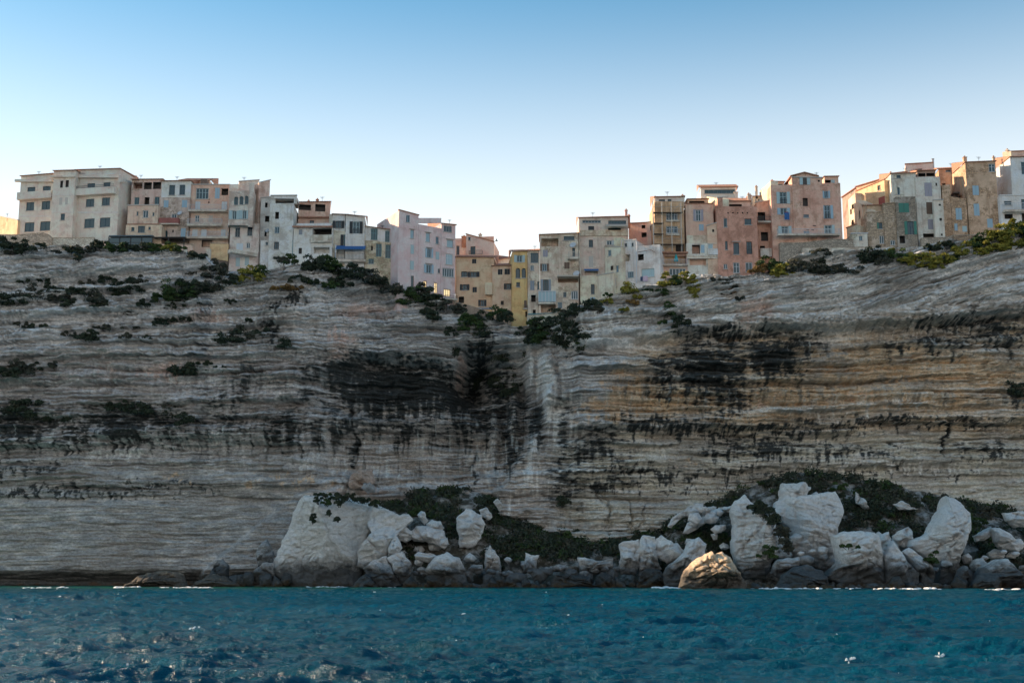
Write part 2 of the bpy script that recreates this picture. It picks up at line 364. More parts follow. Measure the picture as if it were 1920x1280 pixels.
# --- base colours (bleached, iron-stained or black with algae, plus shading painted around the buttress)
tone = f2(X / 11, Z / 5, 4, 41) * .5 + .5; tone2 = f2(X / 3, Z / .9, 4, 43) * .5 + .5; sv = f2(X / .75, Z / 6.5, 4, 47) * .5 + .5
LC = lambda *c: (alb(c) * KC * np.array([.97, 1., 1.04]))[None, None, :]
C = LC(138, 136, 134) + 0 * X[..., None]
def lay(C, mask, colr, k=1.): m = np.clip(mask * k, 0, 1)[..., None]; return C * (1 - m) + LC(*colr) * m
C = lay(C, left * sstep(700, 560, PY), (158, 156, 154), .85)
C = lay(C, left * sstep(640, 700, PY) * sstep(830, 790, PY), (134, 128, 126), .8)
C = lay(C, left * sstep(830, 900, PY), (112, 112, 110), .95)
C = lay(C, mid * sstep(600, 800, PY), (138, 130, 122), .8)
C = lay(C, right * up, (162, 158, 152), .9)
C = lay(C, right * (1 - up) * sstep(1100, 1250, PX), (160, 138, 106), .85)
C = lay(C, right * sstep(785, 830, PY), (146, 142, 128), .9)
C = lay(C, sstep(.42, .70, tone2) , (172, 166, 158), .45)
C = lay(C, sstep(.56, .36, tone), (112, 106, 100), .55)
def stain_shade(lst, n, lo=.36, hi=.66):
    m = 0; yy = wpy - 34 * np.clip((sv - .5) * 2.2, -.3, 1)
    for (cx, cy, rx, ry, a) in lst:
        m = np.maximum(m, a * np.exp(-(((wpx - cx) / rx) ** 2 + ((yy - cy) / ry) ** 2) ** .8))
    return sstep(lo, hi, m * 1.0 + (n - .5) * 1.5 * np.clip(m * 3, 0, 1))
bt = n2(X / 30, T / .62, 201) + .6 * n2(X / 14, Tx / .28, 202)
C = lay(C, sstep(.15, .8, bt) * (.05 + .95 * rough), (190, 188, 184), .50)
C = lay(C, sstep(.15, .9, -bt) * (.25 + .75 * rough), (98, 97, 96), .45)
C = lay(C, sstep(.35, .8, f2(X / 6, T / .5, 4, 204)) * (.15 + .85 * rough), (200, 196, 188), .5)
och = stain_shade([(1200,745,130,30,.95),(1500,735,250,22,.85),(1700,690,260,28,.75),(1750,745,160,22,.7),(1600,660,200,20,.6),(1120,770,70,30,.7),(1400,780,200,12,.6),(1180,700,90,20,.5),(1290,855,60,20,.35),(560,895,110,10,.6),(1850,700,80,40,.55),(350,890,60,10,.5),(1450,700,120,30,.55)], tone2)
C = lay(C, och, (168, 136, 92), .62)
pnk = stain_shade([(240,690,220,22,.55),(400,590,120,25,.45),(700,560,90,60,.45),(860,680,25,60,.5),(330,650,150,20,.5),(1400,560,90,50,.5),(640,650,60,40,.45),(1540,740,250,14,.5),(700,925,180,30,.5)], tone)
C = lay(C, pnk, (168, 142, 128), .7)
pale = stain_shade([(1025,705,17,50,.95),(994,688,11,38,.85),(963,772,9,44,.7),(1002,835,9,45,.7),(925,805,8,55,.65),(230,845,120,16,.6),(900,850,70,55,.55),(590,855,40,45,.5),(1500,755,250,10,.5),(1690,740,90,12,.6),(1700,610,150,14,.45),(1620,860,350,20,.55),(1100,580,120,40,.5),(500,580,160,40,.4),(1245,830,25,25,.45),(1045,770,40,90,.75),(1000,890,46,60,.7),(960,930,30,40,.5)], sv)  # end of list also lightens the buttress face so its relief reads
C = lay(C, pale, (186, 184, 178), .8)
n_a = .5 + .9 * (tone2 - .5) + .45 * (sv - .5) + .35 * f2(X / 1.6, Z / .32, 3, 59) + .35 * f2(X / .7, Z / .22, 3, 60)
_blk = [(740,722,135,50,1.3),(655,700,70,40,1.05),(840,735,56,46,1.1),(900,760,60,30,.8),(650,790,70,40,.6),(760,800,100,32,.6),(930,715,40,50,.85),(965,755,40,32,.8),(60,795,80,48,.9),(250,795,130,38,.85),(120,830,110,18,.6),(340,805,70,36,.55),(450,795,90,36,.55),(560,800,80,46,.62),(860,790,60,30,.55),
   (1320,690,72,54,1.2),(1440,662,64,42,1.15),(1490,640,46,26,.9),(1370,618,110,13,.85),(1250,690,56,50,.7),(1350,735,54,40,.8),(1230,792,120,14,.9),(1420,797,220,9,.85),(1680,783,260,7,.8),(1430,832,130,20,.8),(1580,836,130,14,.7),(1860,838,80,14,.65),(1730,640,110,20,.68),(1860,618,90,24,.75),(1800,596,160,8,.85),(1110,836,66,36,.72),(1130,905,60,14,.8),(1200,875,110,10,.7),(1900,735,22,28,.85),(1060,900,40,60,.6),(1330,880,220,9,.6),(1640,875,260,6,.55),
   (100,918,210,8,.8),(50,872,110,10,.65),(330,905,120,7,.6),(560,550,26,12,.8),(535,565,20,10,.7),(520,615,14,26,.7),(470,700,30,30,.55),(440,740,40,30,.5),(885,690,18,70,.9),(905,640,40,30,.6),(1250,905,160,5,.55),(1778,810,5,34,1.2),(660,815,10,60,.75),(890,860,5,30,.9),(1600,925,300,8,.4),(958,830,26,60,.85),(1003,780,16,44,.85),(890,785,80,36,.7),(1055,800,14,60,.6)]  # end of list also paints shade into the recess left of the buttress
blk = stain_shade(_blk, n_a)
C = lay(C, stain_shade(_blk, n_a, .16, .60), (72, 74, 70), .62)
C = lay(C, blk, (36, 41, 42), .92)
drip = sstep(.55, .72, sv) * np.clip(flz, 0, 1); C = lay(C, drip, (56, 58, 56), .75)
C = lay(C, sstep(.60, .75, f2(X / .6, Z / 5, 3, 53) * .5 + .5) * np.clip(flz, 0, 1), (190, 196, 192), .55)
C = lay(C, sstep(1060, 1080, wpy), (48, 48, 46), .9); C = lay(C, sstep(1092, 1097, wpy), (70, 52, 34), .8)
# plateau behind the edge
back = [.8, 2.2, 5, 10, 20, 45, 100]
Zr = np.concatenate([Z] + [Z[-1:] + .12 * k ** .8 for k in (.8, 2, 4, 6, 8, 10, 12)])
Yr = np.concatenate([Y] + [Y[-1:] + b for b in back]); Xr = np.concatenate([X] + [X[-1:]] * 7)
Cr = np.concatenate([C] + [C[-1:] * .9] * 7)
nr, nc = Xr.shape
ii = np.arange(nr * nc).reshape(nr, nc)
F = np.stack([ii[:-1, :-1], ii[:-1, 1:], ii[1:, 1:], ii[1:, :-1]], -1).reshape(-1, 4)
def rockmat(name, attr=True, basec=None, lo=.56, hi=1.30, bd=.22):
    m, t, p = newmat(name); P = pos(t)
    if attr:
        a = N(t, 'ShaderNodeAttribute'); a.attribute_name = 'Col'; c = a.outputs['Color']
    else: c = basec(t, P)
    fine = noise(t, P, 2.2, 8, .76, (1, 1, 1.9))
    c = mixc(t, ramp(t, fine, .36, .66, .0, 1), mixc(t, 1., c, (lo, lo, lo), 'MULTIPLY'), mixc(t, 1., c, (hi, hi, hi), 'MULTIPLY'))
    t.links.new(c, p.inputs['Base Color']); p.inputs['Roughness'].default_value = .95; p.inputs['Specular IOR Level'].default_value = .15
    h = noise(t, P, 1.9, 9, .78, (1, 1, 1.9))
    bump(t, p, h, 1., bd); return m
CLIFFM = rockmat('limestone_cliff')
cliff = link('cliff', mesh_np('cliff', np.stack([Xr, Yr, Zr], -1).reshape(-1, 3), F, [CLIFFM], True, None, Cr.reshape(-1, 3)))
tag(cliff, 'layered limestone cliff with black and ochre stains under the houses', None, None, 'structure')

def cliffY(x, z):
    x = np.asarray(x, float); z = np.asarray(z, float)
    i = np.clip(np.interp(x, xs, np.arange(len(xs))), 0, len(xs) - 1.001)
    zt = np.interp(x, xs, ztop); v = np.clip((z - ZB) / (zt - ZB), 0, .999) * (NV - 1)
    return Y[v.astype(int), i.astype(int)], zt
def on_cliff(px, py):
    """point of the rock face seen at this place"""
    y = CY
    for k in range(6):
        q = at(px, py, y); y2, zt = cliffY(q[0], q[2]); y = .5 * y + .5 * y2 if k > 1 else y2
    q = at(px, py, y); y2, zt = cliffY(q[0], q[2])
    return float(q[0]), float(y2), float(min(q[2], zt + .1))

# ================================================================== THE SEA
ys = np.concatenate([[-3000, -600, -150, -40, -10, 4, 10, 16, 20], np.geomspace(23, 150, 470), np.linspace(151, 208, 90), [230, 300]])
ss = np.concatenate([[-60, -20, -8, -3, -1.5], np.linspace(-1, 1, 740), [1.5, 3, 8, 20, 60]])
SS, YY = np.meshgrid(ss, ys); Wd = np.maximum(np.abs(YY) * .60, 20); XX = SS * Wd
rr = random.Random(3); H = np.zeros_like(XX)
xw = XX + 1.2 * f2(XX / 9, YY / 9, 3, 70); yw = YY + 1.6 * f2(XX / 11, YY / 8, 3, 71)
for k in range(46):
    lam = .34 * 1.066 ** k; th = R(-80 + rr.gauss(0, 24)); a = .023 * lam ** .50 * rr.uniform(.5, 1.2)
    ph = (xw * math.cos(th) + yw * math.sin(th)) * 2 * math.pi / lam + rr.uniform(0, 6.3)
    H += a * (np.exp(np.sin(ph) - 1) * 2.3 - 1) * np.clip(lam / (Wd * .0045 + .2), 0, 1) ** .6
H *= .62 + .55 * (f2(XX / 16, YY / 12, 3, 73) + .3)
H *= np.where((np.abs(SS) > 1) | (YY < 10) | (YY > 208), 0, 1) * (.25 + .75 * sstep(190, 140, YY))
n1, m1 = XX.shape; ii = np.arange(n1 * m1).reshape(n1, m1)
Fw = np.stack([ii[:-1, :-1], ii[:-1, 1:], ii[1:, 1:], ii[1:, :-1]], -1).reshape(-1, 4)
shal = sstep(.05, .55, f2(XX / 14, YY / 3, 3, 75) + .1) * sstep(158, 184, YY)
Cw = np.array([.0003, .068, .114])[None, None] * (1 - sstep(130, 178, YY))[..., None] + np.array([.0008, .062, .074])[None, None] * sstep(130, 178, YY)[..., None]
pt = f2(XX / 22, YY / 16, 3, 77)[..., None]; Cw = Cw * (1 + .35 * pt)
Cw = Cw * (1 - .8 * shal[..., None]) + np.array([.03, .19, .06]) * .8 * shal[..., None]
m, t, p = newmat('sea_water'); P = pos(t)
a = N(t, 'ShaderNodeAttribute'); a.attribute_name = 'Col'
t.links.new(a.outputs['Color'], p.inputs['Base Color'])
p.inputs['Roughness'].default_value = .17; p.inputs['IOR'].default_value = 1.33; p.inputs['Specular IOR Level'].default_value = .16; p.inputs['Specular Tint'].default_value = (.34, .74, .95, 1)
nb = noise(t, P, 2.2, 7, .66, (.8, 1.3, 1)); bump(t, p, nb, 1.0, .38)
sea = link('sea', mesh_np('sea', np.stack([XX, YY, H], -1).reshape(-1, 3), Fw, [m], True, None, Cw.reshape(-1, 3)))
tag(sea, 'choppy teal blue sea at the foot of the cliff', None, None, 'structure')

# ================================================================== FALLEN ROCKS
def boulderc(white, low=1.6):
    def f(t, P):
        z = N(t, 'ShaderNodeSeparateXYZ'); t.links.new(P, z.inputs[0])
        add = N(t, 'ShaderNodeMath', operation='MULTIPLY_ADD'); t.links.new(noise(t, P, .7, 6, .7), add.inputs[0]); add.inputs[1].default_value = -4.4
        t.links.new(z.outputs['Z'], add.inputs[2])
        zz = add.outputs[0]
        c = mixc(t, ramp(t, noise(t, P, .35, 5, .6), .38, .62), alb(white) * np.array([.93, .93, .94]), alb(white))
        c = mixc(t, ramp(t, noise(t, P, 1.1, 8, .78), .56, .66, 0, .55), c, alb(white) * .40)
        c = mixc(t, ramp(t, noise(t, P, .55, 7, .8, (1, 1, .35)), .58, .68, 0, .35), c, alb(white) * .55)
        c = mixc(t, ramp(t, zz, low + 1.2, low - .8, 0, .90), c, (.055, .060, .062))
        c = mixc(t, ramp(t, zz, low - 2.6, low - 3.4, 0, .85), c, (.085, .052, .024))
        return c
    return f
M_WHITE = rockmat('bleached_limestone', False, boulderc((232, 232, 230), 1.0), .84, 1.20, .45)
M_PALE = rockmat('pale_limestone', False, boulderc((206, 203, 200), .6), .78, 1.22, .45)
M_GREY = rockmat('grey_limestone', False, boulderc((118, 122, 124), 1.2))
M_GOLD = rockmat('golden_limestone', False, boulderc((170, 148, 118), .2))
M_DARK = rockmat('weedy_shore_rock', False, boulderc((84, 76, 64), 1.4))
_rs = [0]
def rock(name, label, poly, Yc, depth, mat=None, group=None, center=None, facets=5, rough=.5, bed=.18, jit=.30, crack=True):
    """a boulder with this outline: faceted, bedded front and a rounded back"""
    _rs[0] += 1; sd_ = _rs[0]; rg = random.Random(sd_ * 77)
    mx_ = sum(p[0] for p in poly) / len(poly); my_ = sum(p[1] for p in poly) / len(poly)
    pp = [(mx_ + (x - mx_) * 1.09, my_ + (y - my_) * 1.06 + (9 if y > 1082 else 0)) for x, y in poly]
    q = [at(x, y, Yc) for x, y in pp]; px = np.array([float(a[0]) for a in q]); pz = np.array([float(a[2]) for a in q])
    cx, cz = (px.mean(), pz.mean()) if center is None else (float(at(center[0], center[1], Yc)[0]), float(at(center[0], center[1], Yc)[2]))
    sz = max(np.ptp(px), np.ptp(pz)); st = max(.16, sz / 75)
    bx, bz = [], []
    for i in range(len(px)):
        j = (i + 1) % len(px); L = math.hypot(px[j] - px[i], pz[j] - pz[i]); k = max(1, int(L / st))
        for a in range(k): bx.append(px[i] + (px[j] - px[i]) * a / k); bz.append(pz[i] + (pz[j] - pz[i]) * a / k)
    bx = np.array(bx); bz = np.array(bz); n = len(bx)
    jx = jit * f2(bx * .9 + sd_, bz * .9, 3, 81); jz = jit * f2(bx * .9, bz * .9 + sd_, 3, 83); bx = bx + jx; bz = bz + jz
    K = max(6, int(sz * .5 / st)); r = np.linspace(0, 1, K + 1)[1:]; r = r ** .85
    RX = cx + (bx - cx)[None] * r[:, None]; RZ = cz + (bz - cz)[None] * r[:, None]; RR = np.repeat(r[:, None], n, 1)
    ux = (RX - cx) / (np.ptp(px) / 2 + 1e-6); uz = (RZ - cz) / (np.ptp(pz) / 2 + 1e-6)
    prof = (1 - RR ** 7) ** .5
    front = prof.copy()
    for k in range(facets + 3):
        a = rg.uniform(0, 6.28); s_ = rg.uniform(.4, 1.3); o_ = rg.uniform(.5, 1.0)
        front = np.minimum(front, np.maximum(o_ - s_ * (math.cos(a) * ux + math.sin(a) * uz), 0) + .15 * prof)
    nf = f2(RX / 2.6 + sd_, RZ / 2.6, 5, 85) * 1.0 + .95 * f2(RX / .9, RZ / .5 + sd_, 4, 87, .7) - .8 * np.clip(.12 - np.abs(n2(RX / 1.9 + sd_ * 3, RZ / 1.4, 88)), 0, 1) / .12 * (n2(RX / 5, RZ / 5 + sd_, 90) > -.1)
    tilt = rg.uniform(-.4, .4); tt = RZ - tilt * RX + .6 * f2(RX / 3, RZ / 3, 3, 91)
    bs = rg.uniform(.7, 1.9); bed = bed * rg.uniform(.6, 1.5)
    nb_ = np.tanh(2.6 * n2(RX / (3 * bs) + sd_, tt / (.5 * bs), 89)) * bed + .5 * bed * np.tanh(2 * n2(RX / 2, tt / .25 + sd_, 93))
    for k in range((2 if sz > 5 else (1 if sz > 2.5 else 0)) if crack else 0):
        a = rg.uniform(.5, 2.6); o_ = rg.uniform(-.35, .35); dl = math.cos(a) * ux + math.sin(a) * uz - o_ + .10 * n2(RX / (sz * .12), RZ / (sz * .12), sd_)
        nb_ = nb_ - .55 * np.exp(-(dl * sz / 2 / .22) ** 2) * sstep(-.8, .3, n2(RX / sz * 2, RZ / sz * 2, sd_ + 5) + .2) + .35 * (dl > 0) * rg.choice((-1, 1))
    edge = np.clip(1 - RR ** 6, 0, 1)
    FY = Yc - depth * front - (rough * nf + nb_ + .25) * edge
    BY = Yc + depth * .8 * prof + rough * .5 * nf * edge
    Vf = np.stack([RX, FY, RZ], -1).reshape(-1, 3)
    Vb = np.stack([RX[:-1], BY[:-1], RZ[:-1]], -1).reshape(-1, 3)
    c0 = [[cx, Yc - depth * front[0].mean() - .25 - rough * nf[0].mean(), cz], [cx, Yc + depth * .8, cz]]
    V = np.concatenate([Vf, Vb, c0]); i0 = len(V) - 2; ib = len(Vf)
    idf = np.arange(len(Vf)).reshape(K, n); idb = np.concatenate([np.arange(ib, ib + len(Vb)).reshape(K - 1, n), idf[-1:]])
    def quads(I, flip):
        A = I[:-1]; B_ = I[1:]; A2 = np.roll(A, -1, 1); B2 = np.roll(B_, -1, 1)
        Q = np.stack([A, A2, B2, B_], -1).reshape(-1, 4)
        return Q[:, ::-1] if flip else Q
    area = np.sum(bx * np.roll(bz, -1) - np.roll(bx, -1) * bz)
    ccw = area > 0
    Q = np.concatenate([quads(idf, ccw), quads(idb, not ccw)])
    fan = []
    for I, c_, fl in ((idf[0], i0, ccw), (idb[0], i0 + 1, not ccw)):
        a, b = I, np.roll(I, -1)
        tq = np.stack([np.full(n, c_), b, a], -1) if not fl else np.stack([np.full(n, c_), a, b], -1); fan.append(tq)
    org = np.array([cx, Yc, max(pz.min(), 0)])
    faces = [tuple(x) for x in Q.tolist()] + [tuple(x) for f_ in fan for x in f_.tolist()]
    o = link(name, mesh_np(name, V - org, faces, [mat or M_WHITE], True), None, org)
    tag(o, label, 'rock', group); return o
G1 = 'fallen rocks of the central heap'; G2 = 'fallen rocks of the right hand heap'
rock('fallen_block', 'huge white flat-topped rock stack with green tufts on top, leftmost of the big rocks', [(577,933),(600,932),(635,934),(669,939),(702,948),(706,965),(690,982),(683,1008),(674,1031),(674,1059),(669,1093),(600,1095),(552,1086),(516,1068),(536,1015),(550,985),(555,965),(568,944)], 190, 6.5, None, G1, facets=3, rough=.5, crack=False)
rock('fallen_block', 'smooth slanting white slab leaning against the right of the big flat-topped stack', [(701,948),(728,958),(745,968),(761,965),(770,974),(761,984),(749,995),(742,1004),(733,1018),(726,1038),(712,1050),(683,1063),(674,1059),(674,1031),(699,999),(715,974),(692,985)], 188, 5, None, G1, center=(708,1015), facets=3, rough=.25)
rock('fallen_block', 'narrow pale wedge rock between the slanting slab and the round grey boulders', [(742,1001),(754,1027),(744,1040),(728,1042),(729,1026)], 186, 2, None, G1)
rock('boulder', 'grey rounded boulder at the water under the slanting white slab', [(683,1063),(700,1052),(724,1043),(729,1059),(752,1086),(733,1095),(708,1090)], 184, 3.5, M_PALE, G1)
rock('boulder', 'grey upright rounded boulder split from its left neighbour by a dark crack', [(728,1045),(754,1034),(770,1056),(770,1075),(756,1086),(742,1075)], 184, 3, M_PALE, G1)
rock('boulder', 'low dark rock at the foot of the big flat-topped stack', [(660,1090),(687,1074),(712,1093),(708,1098),(664,1098)], 183, 2, M_GREY, G1)
rock('boulder', 'large humped boulder with dark lower half left of the scrubby slope', [(800,1068),(808,1055),(820,1043),(838,1037),(859,1047),(869,1066),(873,1095),(840,1095),(812,1088)], 182, 4, M_PALE, G1, rough=.3)
rock('boulder', 'flat brick-shaped block lying on rubble left of the humped boulder', [(777,1040),(784,1034),(816,1040),(804,1055),(781,1048)], 184, 1.8, M_PALE, G1, rough=.15)
rock('boulder', 'broad pinkish white boulder half sunk in scrub right of the slanting slab', [(768,1000),(782,988),(798,985),(830,995),(834,1010),(825,1027),(798,1015),(777,1014)], 190, 3, M_PALE, G1)
rock('boulder', 'small roundish boulder at the right end of the pinkish white one', [(826,1012),(838,1008),(842,1020),(832,1029),(824,1024)], 188, 1.4, M_PALE, G1)
rock('fallen_block', 'tall egg-shaped white rock standing in dark scrub', [(857,971),(866,962),(875,955),(890,960),(899,966),(907,982),(900,1007),(886,1024),(863,1024),(859,992)], 191, 3.4, None, G1)
rock('boulder', 'small white rock touching the upper right of the egg-shaped rock', [(900,956),(912,949),(922,970),(915,974),(903,968)], 193, 1.4, None, G1)
rock('boulder', 'small white tooth of rock highest in the scrub under the cliff', [(925,942),(933,935),(942,948),(938,958)], 194, 1.2, None, G1)
rock('boulder', 'white rock pair half hidden by scrub above the pinkish boulder', [(781,966),(789,958),(798,960),(797,968),(802,974),(795,984),(789,974)], 192, 1.2, None, G1)
rock('fallen_block', 'leaf-shaped upright slab leaning on the cliff left of the big stack', [(501,1010),(507,1022),(512,1038),(513,1052),(486,1062),(481,1038),(488,1022)], 193, 1.2, M_GREY, G1, rough=.15)
rock('boulder', 'rounded pale boulder below the leaf-shaped slab', [(472,1080),(480,1066),(493,1056),(515,1053),(518,1077),(490,1087)], 190, 2, M_PALE, G1)
rock('boulder', 'rounded grey rock standing on the shore ledge against the smooth left cliff', [(394,1080),(398,1066),(408,1053),(418,1049),(426,1060),(427,1082),(410,1088)], 192, 2, M_GREY)
rock('shore_ledge', 'low ribbed shore rock with sunlit tip at the far left', [(212,1100),(240,1090),(262,1080),(296,1071),(320,1071),(338,1077),(350,1099)], 190, 3.5, M_GOLD, rough=.6)
rock('shore_ledge', 'dark slanting shore rock with a sunlit edge below the rounded grey rock', [(338,1101),(360,1090),(394,1076),(418,1080),(446,1086),(452,1099)], 189, 3, M_GOLD, rough=.5)
rock('boulder', 'ragged white rock with tufts in the middle of the shore', [(980,1072),(984,1050),(987,1037),(996,1040),(1010,1042),(1004,1060),(1003,1074)], 186, 2, None, G1)
rock('boulder', 'white slope rock under the darkest scrub', [(908,1070),(912,1040),(918,1022),(930,1034),(938,1050),(937,1070)], 189, 2, M_PALE, G1)
rock('boulder', 'grooved cream boulder with a green cap near the two columns', [(1086,1047),(1097,1045),(1120,1050),(1146,1049),(1149,1062),(1132,1072),(1112,1079),(1089,1073)], 184, 3, M_WHITE, G1)
rock('fallen_block', 'squarish white rock column, left of the pair', [(1163,1021),(1172,1015),(1197,1013),(1198,1041),(1193,1076),(1165,1076),(1160,1067),(1165,1047)], 183, 3, None, G1, bed=.32)
rock('fallen_block', 'round-topped white rock column, right of the pair', [(1200,1013),(1206,1006),(1227,1007),(1231,1046),(1240,1065),(1222,1076),(1199,1076)], 183, 3, None, G1, bed=.32)
rock('boulder', 'smooth white boulder leaning right of the two columns', [(1231,1010),(1240,1005),(1266,1022),(1277,1041),(1253,1055),(1232,1042)], 183, 3, None, G1, rough=.25)
rock('boulder', 'dark rounded boulder at the water under the two columns', [(1198,1092),(1200,1076),(1214,1066),(1236,1068),(1250,1084),(1252,1097),(1220,1098)], 180, 3, M_DARK, G1)
rock('boulder', 'long low ochre shore rock left of the two columns', [(1035,1096),(1042,1080),(1064,1075),(1092,1078),(1112,1088),(1150,1096),(1150,1099),(1040,1099)], 180, 2.5, M_DARK, G1)
rock('fallen_block', 'golden sunlit craggy rock at the water edge', [(1278,1090),(1287,1071),(1301,1053),(1318,1043),(1334,1036),(1343,1042),(1352,1035),(1366,1045),(1376,1065),(1395,1083),(1394,1096),(1350,1100),(1297,1099)], 164.5, 4.5, M_GOLD, G2, rough=.9, bed=.3)
rock('fallen_block', 'tall pointed white spire of the right hand heap', [(1374,957),(1382,941),(1399,932),(1411,949),(1427,963),(1445,978),(1456,994),(1468,1010),(1482,1038),(1474,1045),(1445,1046),(1441,1065),(1435,1081),(1399,1081),(1385,1060),(1375,1024),(1380,984)], 181, 5.5, None, G2, center=(1415,1020), bed=.34)
rock('boulder', 'white trapezoid block between the spire and the dark dome', [(1445,1075),(1451,1060),(1460,1049),(1496,1044),(1501,1057),(1480,1067),(1464,1082)], 176, 2.5, None, G2, bed=.3)
rock('fallen_block', 'largest white bedded mass in the middle of the right hand heap', [(1453,963),(1458,945),(1468,938),(1563,925),(1571,941),(1576,958),(1563,992),(1565,1016),(1571,1047),(1553,1073),(1524,1062),(1500,1053),(1486,1038),(1492,1016),(1482,992),(1466,972)], 184, 6, None, G2, center=(1525,990), bed=.36)
rock('fallen_block', 'white crag crowning the right hand heap', [(1464,940),(1465,920),(1468,907),(1482,907),(1506,905),(1518,914),(1512,926),(1498,940),(1484,952)], 186, 4, None, G2, bed=.3)
rock('boulder', 'dark grey dome-shaped boulder at the water in front of the largest mass', [(1460,1094),(1472,1077),(1492,1063),(1515,1059),(1541,1073),(1551,1085),(1549,1100),(1468,1100)], 171, 4, M_GREY, G2, rough=.2, bed=.05)
rock('fallen_block', 'white twin-peaked rock behind the golden rock', [(1244,1076),(1259,1056),(1276,1045),(1291,1016),(1298,1011),(1309,1009),(1321,1020),(1320,1038),(1300,1062),(1280,1086),(1250,1090)], 178, 3.5, None, G2, bed=.3)
rock('fallen_block', 'curved white rib at the upper left end of the right hand heap', [(1255,988),(1258,974),(1271,963),(1287,955),(1294,948),(1307,943),(1317,945),(1315,954),(1305,963),(1285,968),(1270,975),(1260,990)], 190, 2, None, G2, center=(1284,962))
rock('boulder', 'white lens-shaped rock below the curved rib', [(1283,998),(1291,978),(1305,972),(1320,969),(1326,978),(1309,990),(1290,1000)], 187, 2, None, G2)
rock('boulder', 'blocky white outcrop in scrub left of the spire', [(1316,957),(1322,950),(1342,951),(1340,963),(1318,963)], 189, 1.4, None, G2)
rock('boulder', 'long white outcrop touching the head of the spire', [(1347,951),(1376,949),(1374,960),(1348,960)], 188, 1.4, None, G2)
rock('boulder', 'tiny white rock alone in the scrub left of the spire', [(1333,1001),(1344,999),(1344,1010),(1338,1012)], 185, .8, None, G2)
rock('fallen_block', 'broad white bedded rock right of the dark dome', [(1564,1006),(1580,1000),(1615,998),(1641,1003),(1646,1024),(1652,1049),(1658,1085),(1655,1098),(1600,1096),(1550,1080),(1574,1053),(1573,1036)], 173, 5, None, G2, bed=.36)
rock('boulder', 'narrow upright white rock wedged between two bigger ones', [(1647,1008),(1655,1002),(1664,997),(1670,1010),(1662,1030),(1658,1041),(1650,1028)], 177, 1.8, None, G2)
rock('fallen_block', 'white triangular pinnacle at the water', [(1662,1043),(1667,1028),(1674,1015),(1686,1030),(1696,1047),(1719,1071),(1720,1092),(1690,1098),(1661,1096)], 172, 3.5, None, G2, rough=.3)
rock('fallen_block', 'slanting white tongue of rock right of the pinnacle', [(1696,1033),(1706,1027),(1722,1040),(1739,1057),(1749,1071),(1752,1090),(1730,1088),(1709,1053)], 173, 2.4, None, G2, rough=.25)
rock('boulder', 'rounded white block under the scrub above the slanting tongue', [(1676,1004),(1690,994),(1702,988),(1709,996),(1707,1024),(1698,1027),(1680,1013)], 180, 2.2, None, G2)
rock('fallen_block', 'big tilted white slab with a shaded right flank near the right edge', [(1774,934),(1790,939),(1804,951),(1814,963),(1810,992),(1802,1012),(1792,1033),(1788,1053),(1792,1073),(1784,1094),(1757,1094),(1759,1059),(1743,1045),(1709,1024),(1711,1012),(1735,1006),(1751,984),(1759,965),(1772,951)], 178, 5, None, G2, center=(1772,1010), facets=4)
rock('boulder', 'small oval white boulder in the dark hollow right of the tilted slab', [(1806,1042),(1814,1036),(1822,1044),(1820,1056),(1811,1056)], 177, 1.2, None, G2)
rock('boulder', 'knobbly round white boulder right of the dark hollow', [(1822,1060),(1828,1048),(1840,1045),(1850,1054),(1848,1068),(1836,1074),(1825,1070)], 174, 2, None, G2)
rock('boulder', 'rounded triangular boulder right of the foot of the tilted slab', [(1795,1080),(1800,1066),(1809,1060),(1822,1072),(1823,1086),(1808,1091),(1797,1090)], 171, 2, None, G2)
rock('fallen_block', 'wide white sloping rock at the far right by the water', [(1824,1086),(1842,1066),(1857,1055),(1870,1050),(1883,1047),(1893,1065),(1925,1086),(1960,1096),(1900,1100),(1840,1098)], 170, 4, None, G2)
rock('boulder', 'low bluish grey boulder leaning on the wide sloping rock', [(1826,1092),(1836,1080),(1851,1074),(1871,1076),(1868,1095),(1845,1101)], 166, 2, M_GREY, G2, rough=.2)
rock('fallen_block', 'fluted white rock group high at the far right', [(1861,992),(1875,989),(1893,1000),(1914,1024),(1906,1034),(1885,1030),(1873,1024),(1866,1008)], 180, 2.6, None, G2)
rock('boulder', 'slanted white outcrop in scrub left of the fluted group', [(1828,1004),(1843,994),(1857,988),(1860,1000),(1845,1012),(1832,1016)], 182, 1.8, None, G2)
rock('boulder', 'white outcrop at the top right end of the heap', [(1883,963),(1900,960),(1940,956),(1940,984),(1903,989),(1890,975)], 186, 2, None, G2)
rock('boulder', 'white streak of bare rock in scrub right of the white crag', [(1604,922),(1612,928),(1622,942),(1628,954),(1619,952),(1607,942)], 190, 1.2, None, G2)
rock('boulder', 'bare white patch of rock amid the scrub of the upper heap', [(1677,945),(1692,939),(1708,950),(1722,953),(1700,956),(1688,956)], 189, 1.2, None, G2)
rock('boulder', 'scrub-topped pale rock between crag and bedded mass', [(1518,928),(1530,922),(1540,932),(1530,942),(1515,940)], 187, 1.4, None, G2)
# rounded block ledge high on the shelf behind the big stack
rock('boulder', 'brown block perched on the shelf at the cliff foot', [(654,905),(660,890),(680,880),(698,882),(701,905),(690,915),(660,916)], 198, 2.2, rockmat('brown_limestone', False, lambda t, P: mixc(t, noise(t, P, .5), alb((150,130,114)), alb((122,112,106)))), None)
rock('boulder', 'small round stone in front of the brown perched block', [(679,915),(683,907),(693,904),(701,911),(703,920),(690,924)], 195, 1.2, M_GREY)
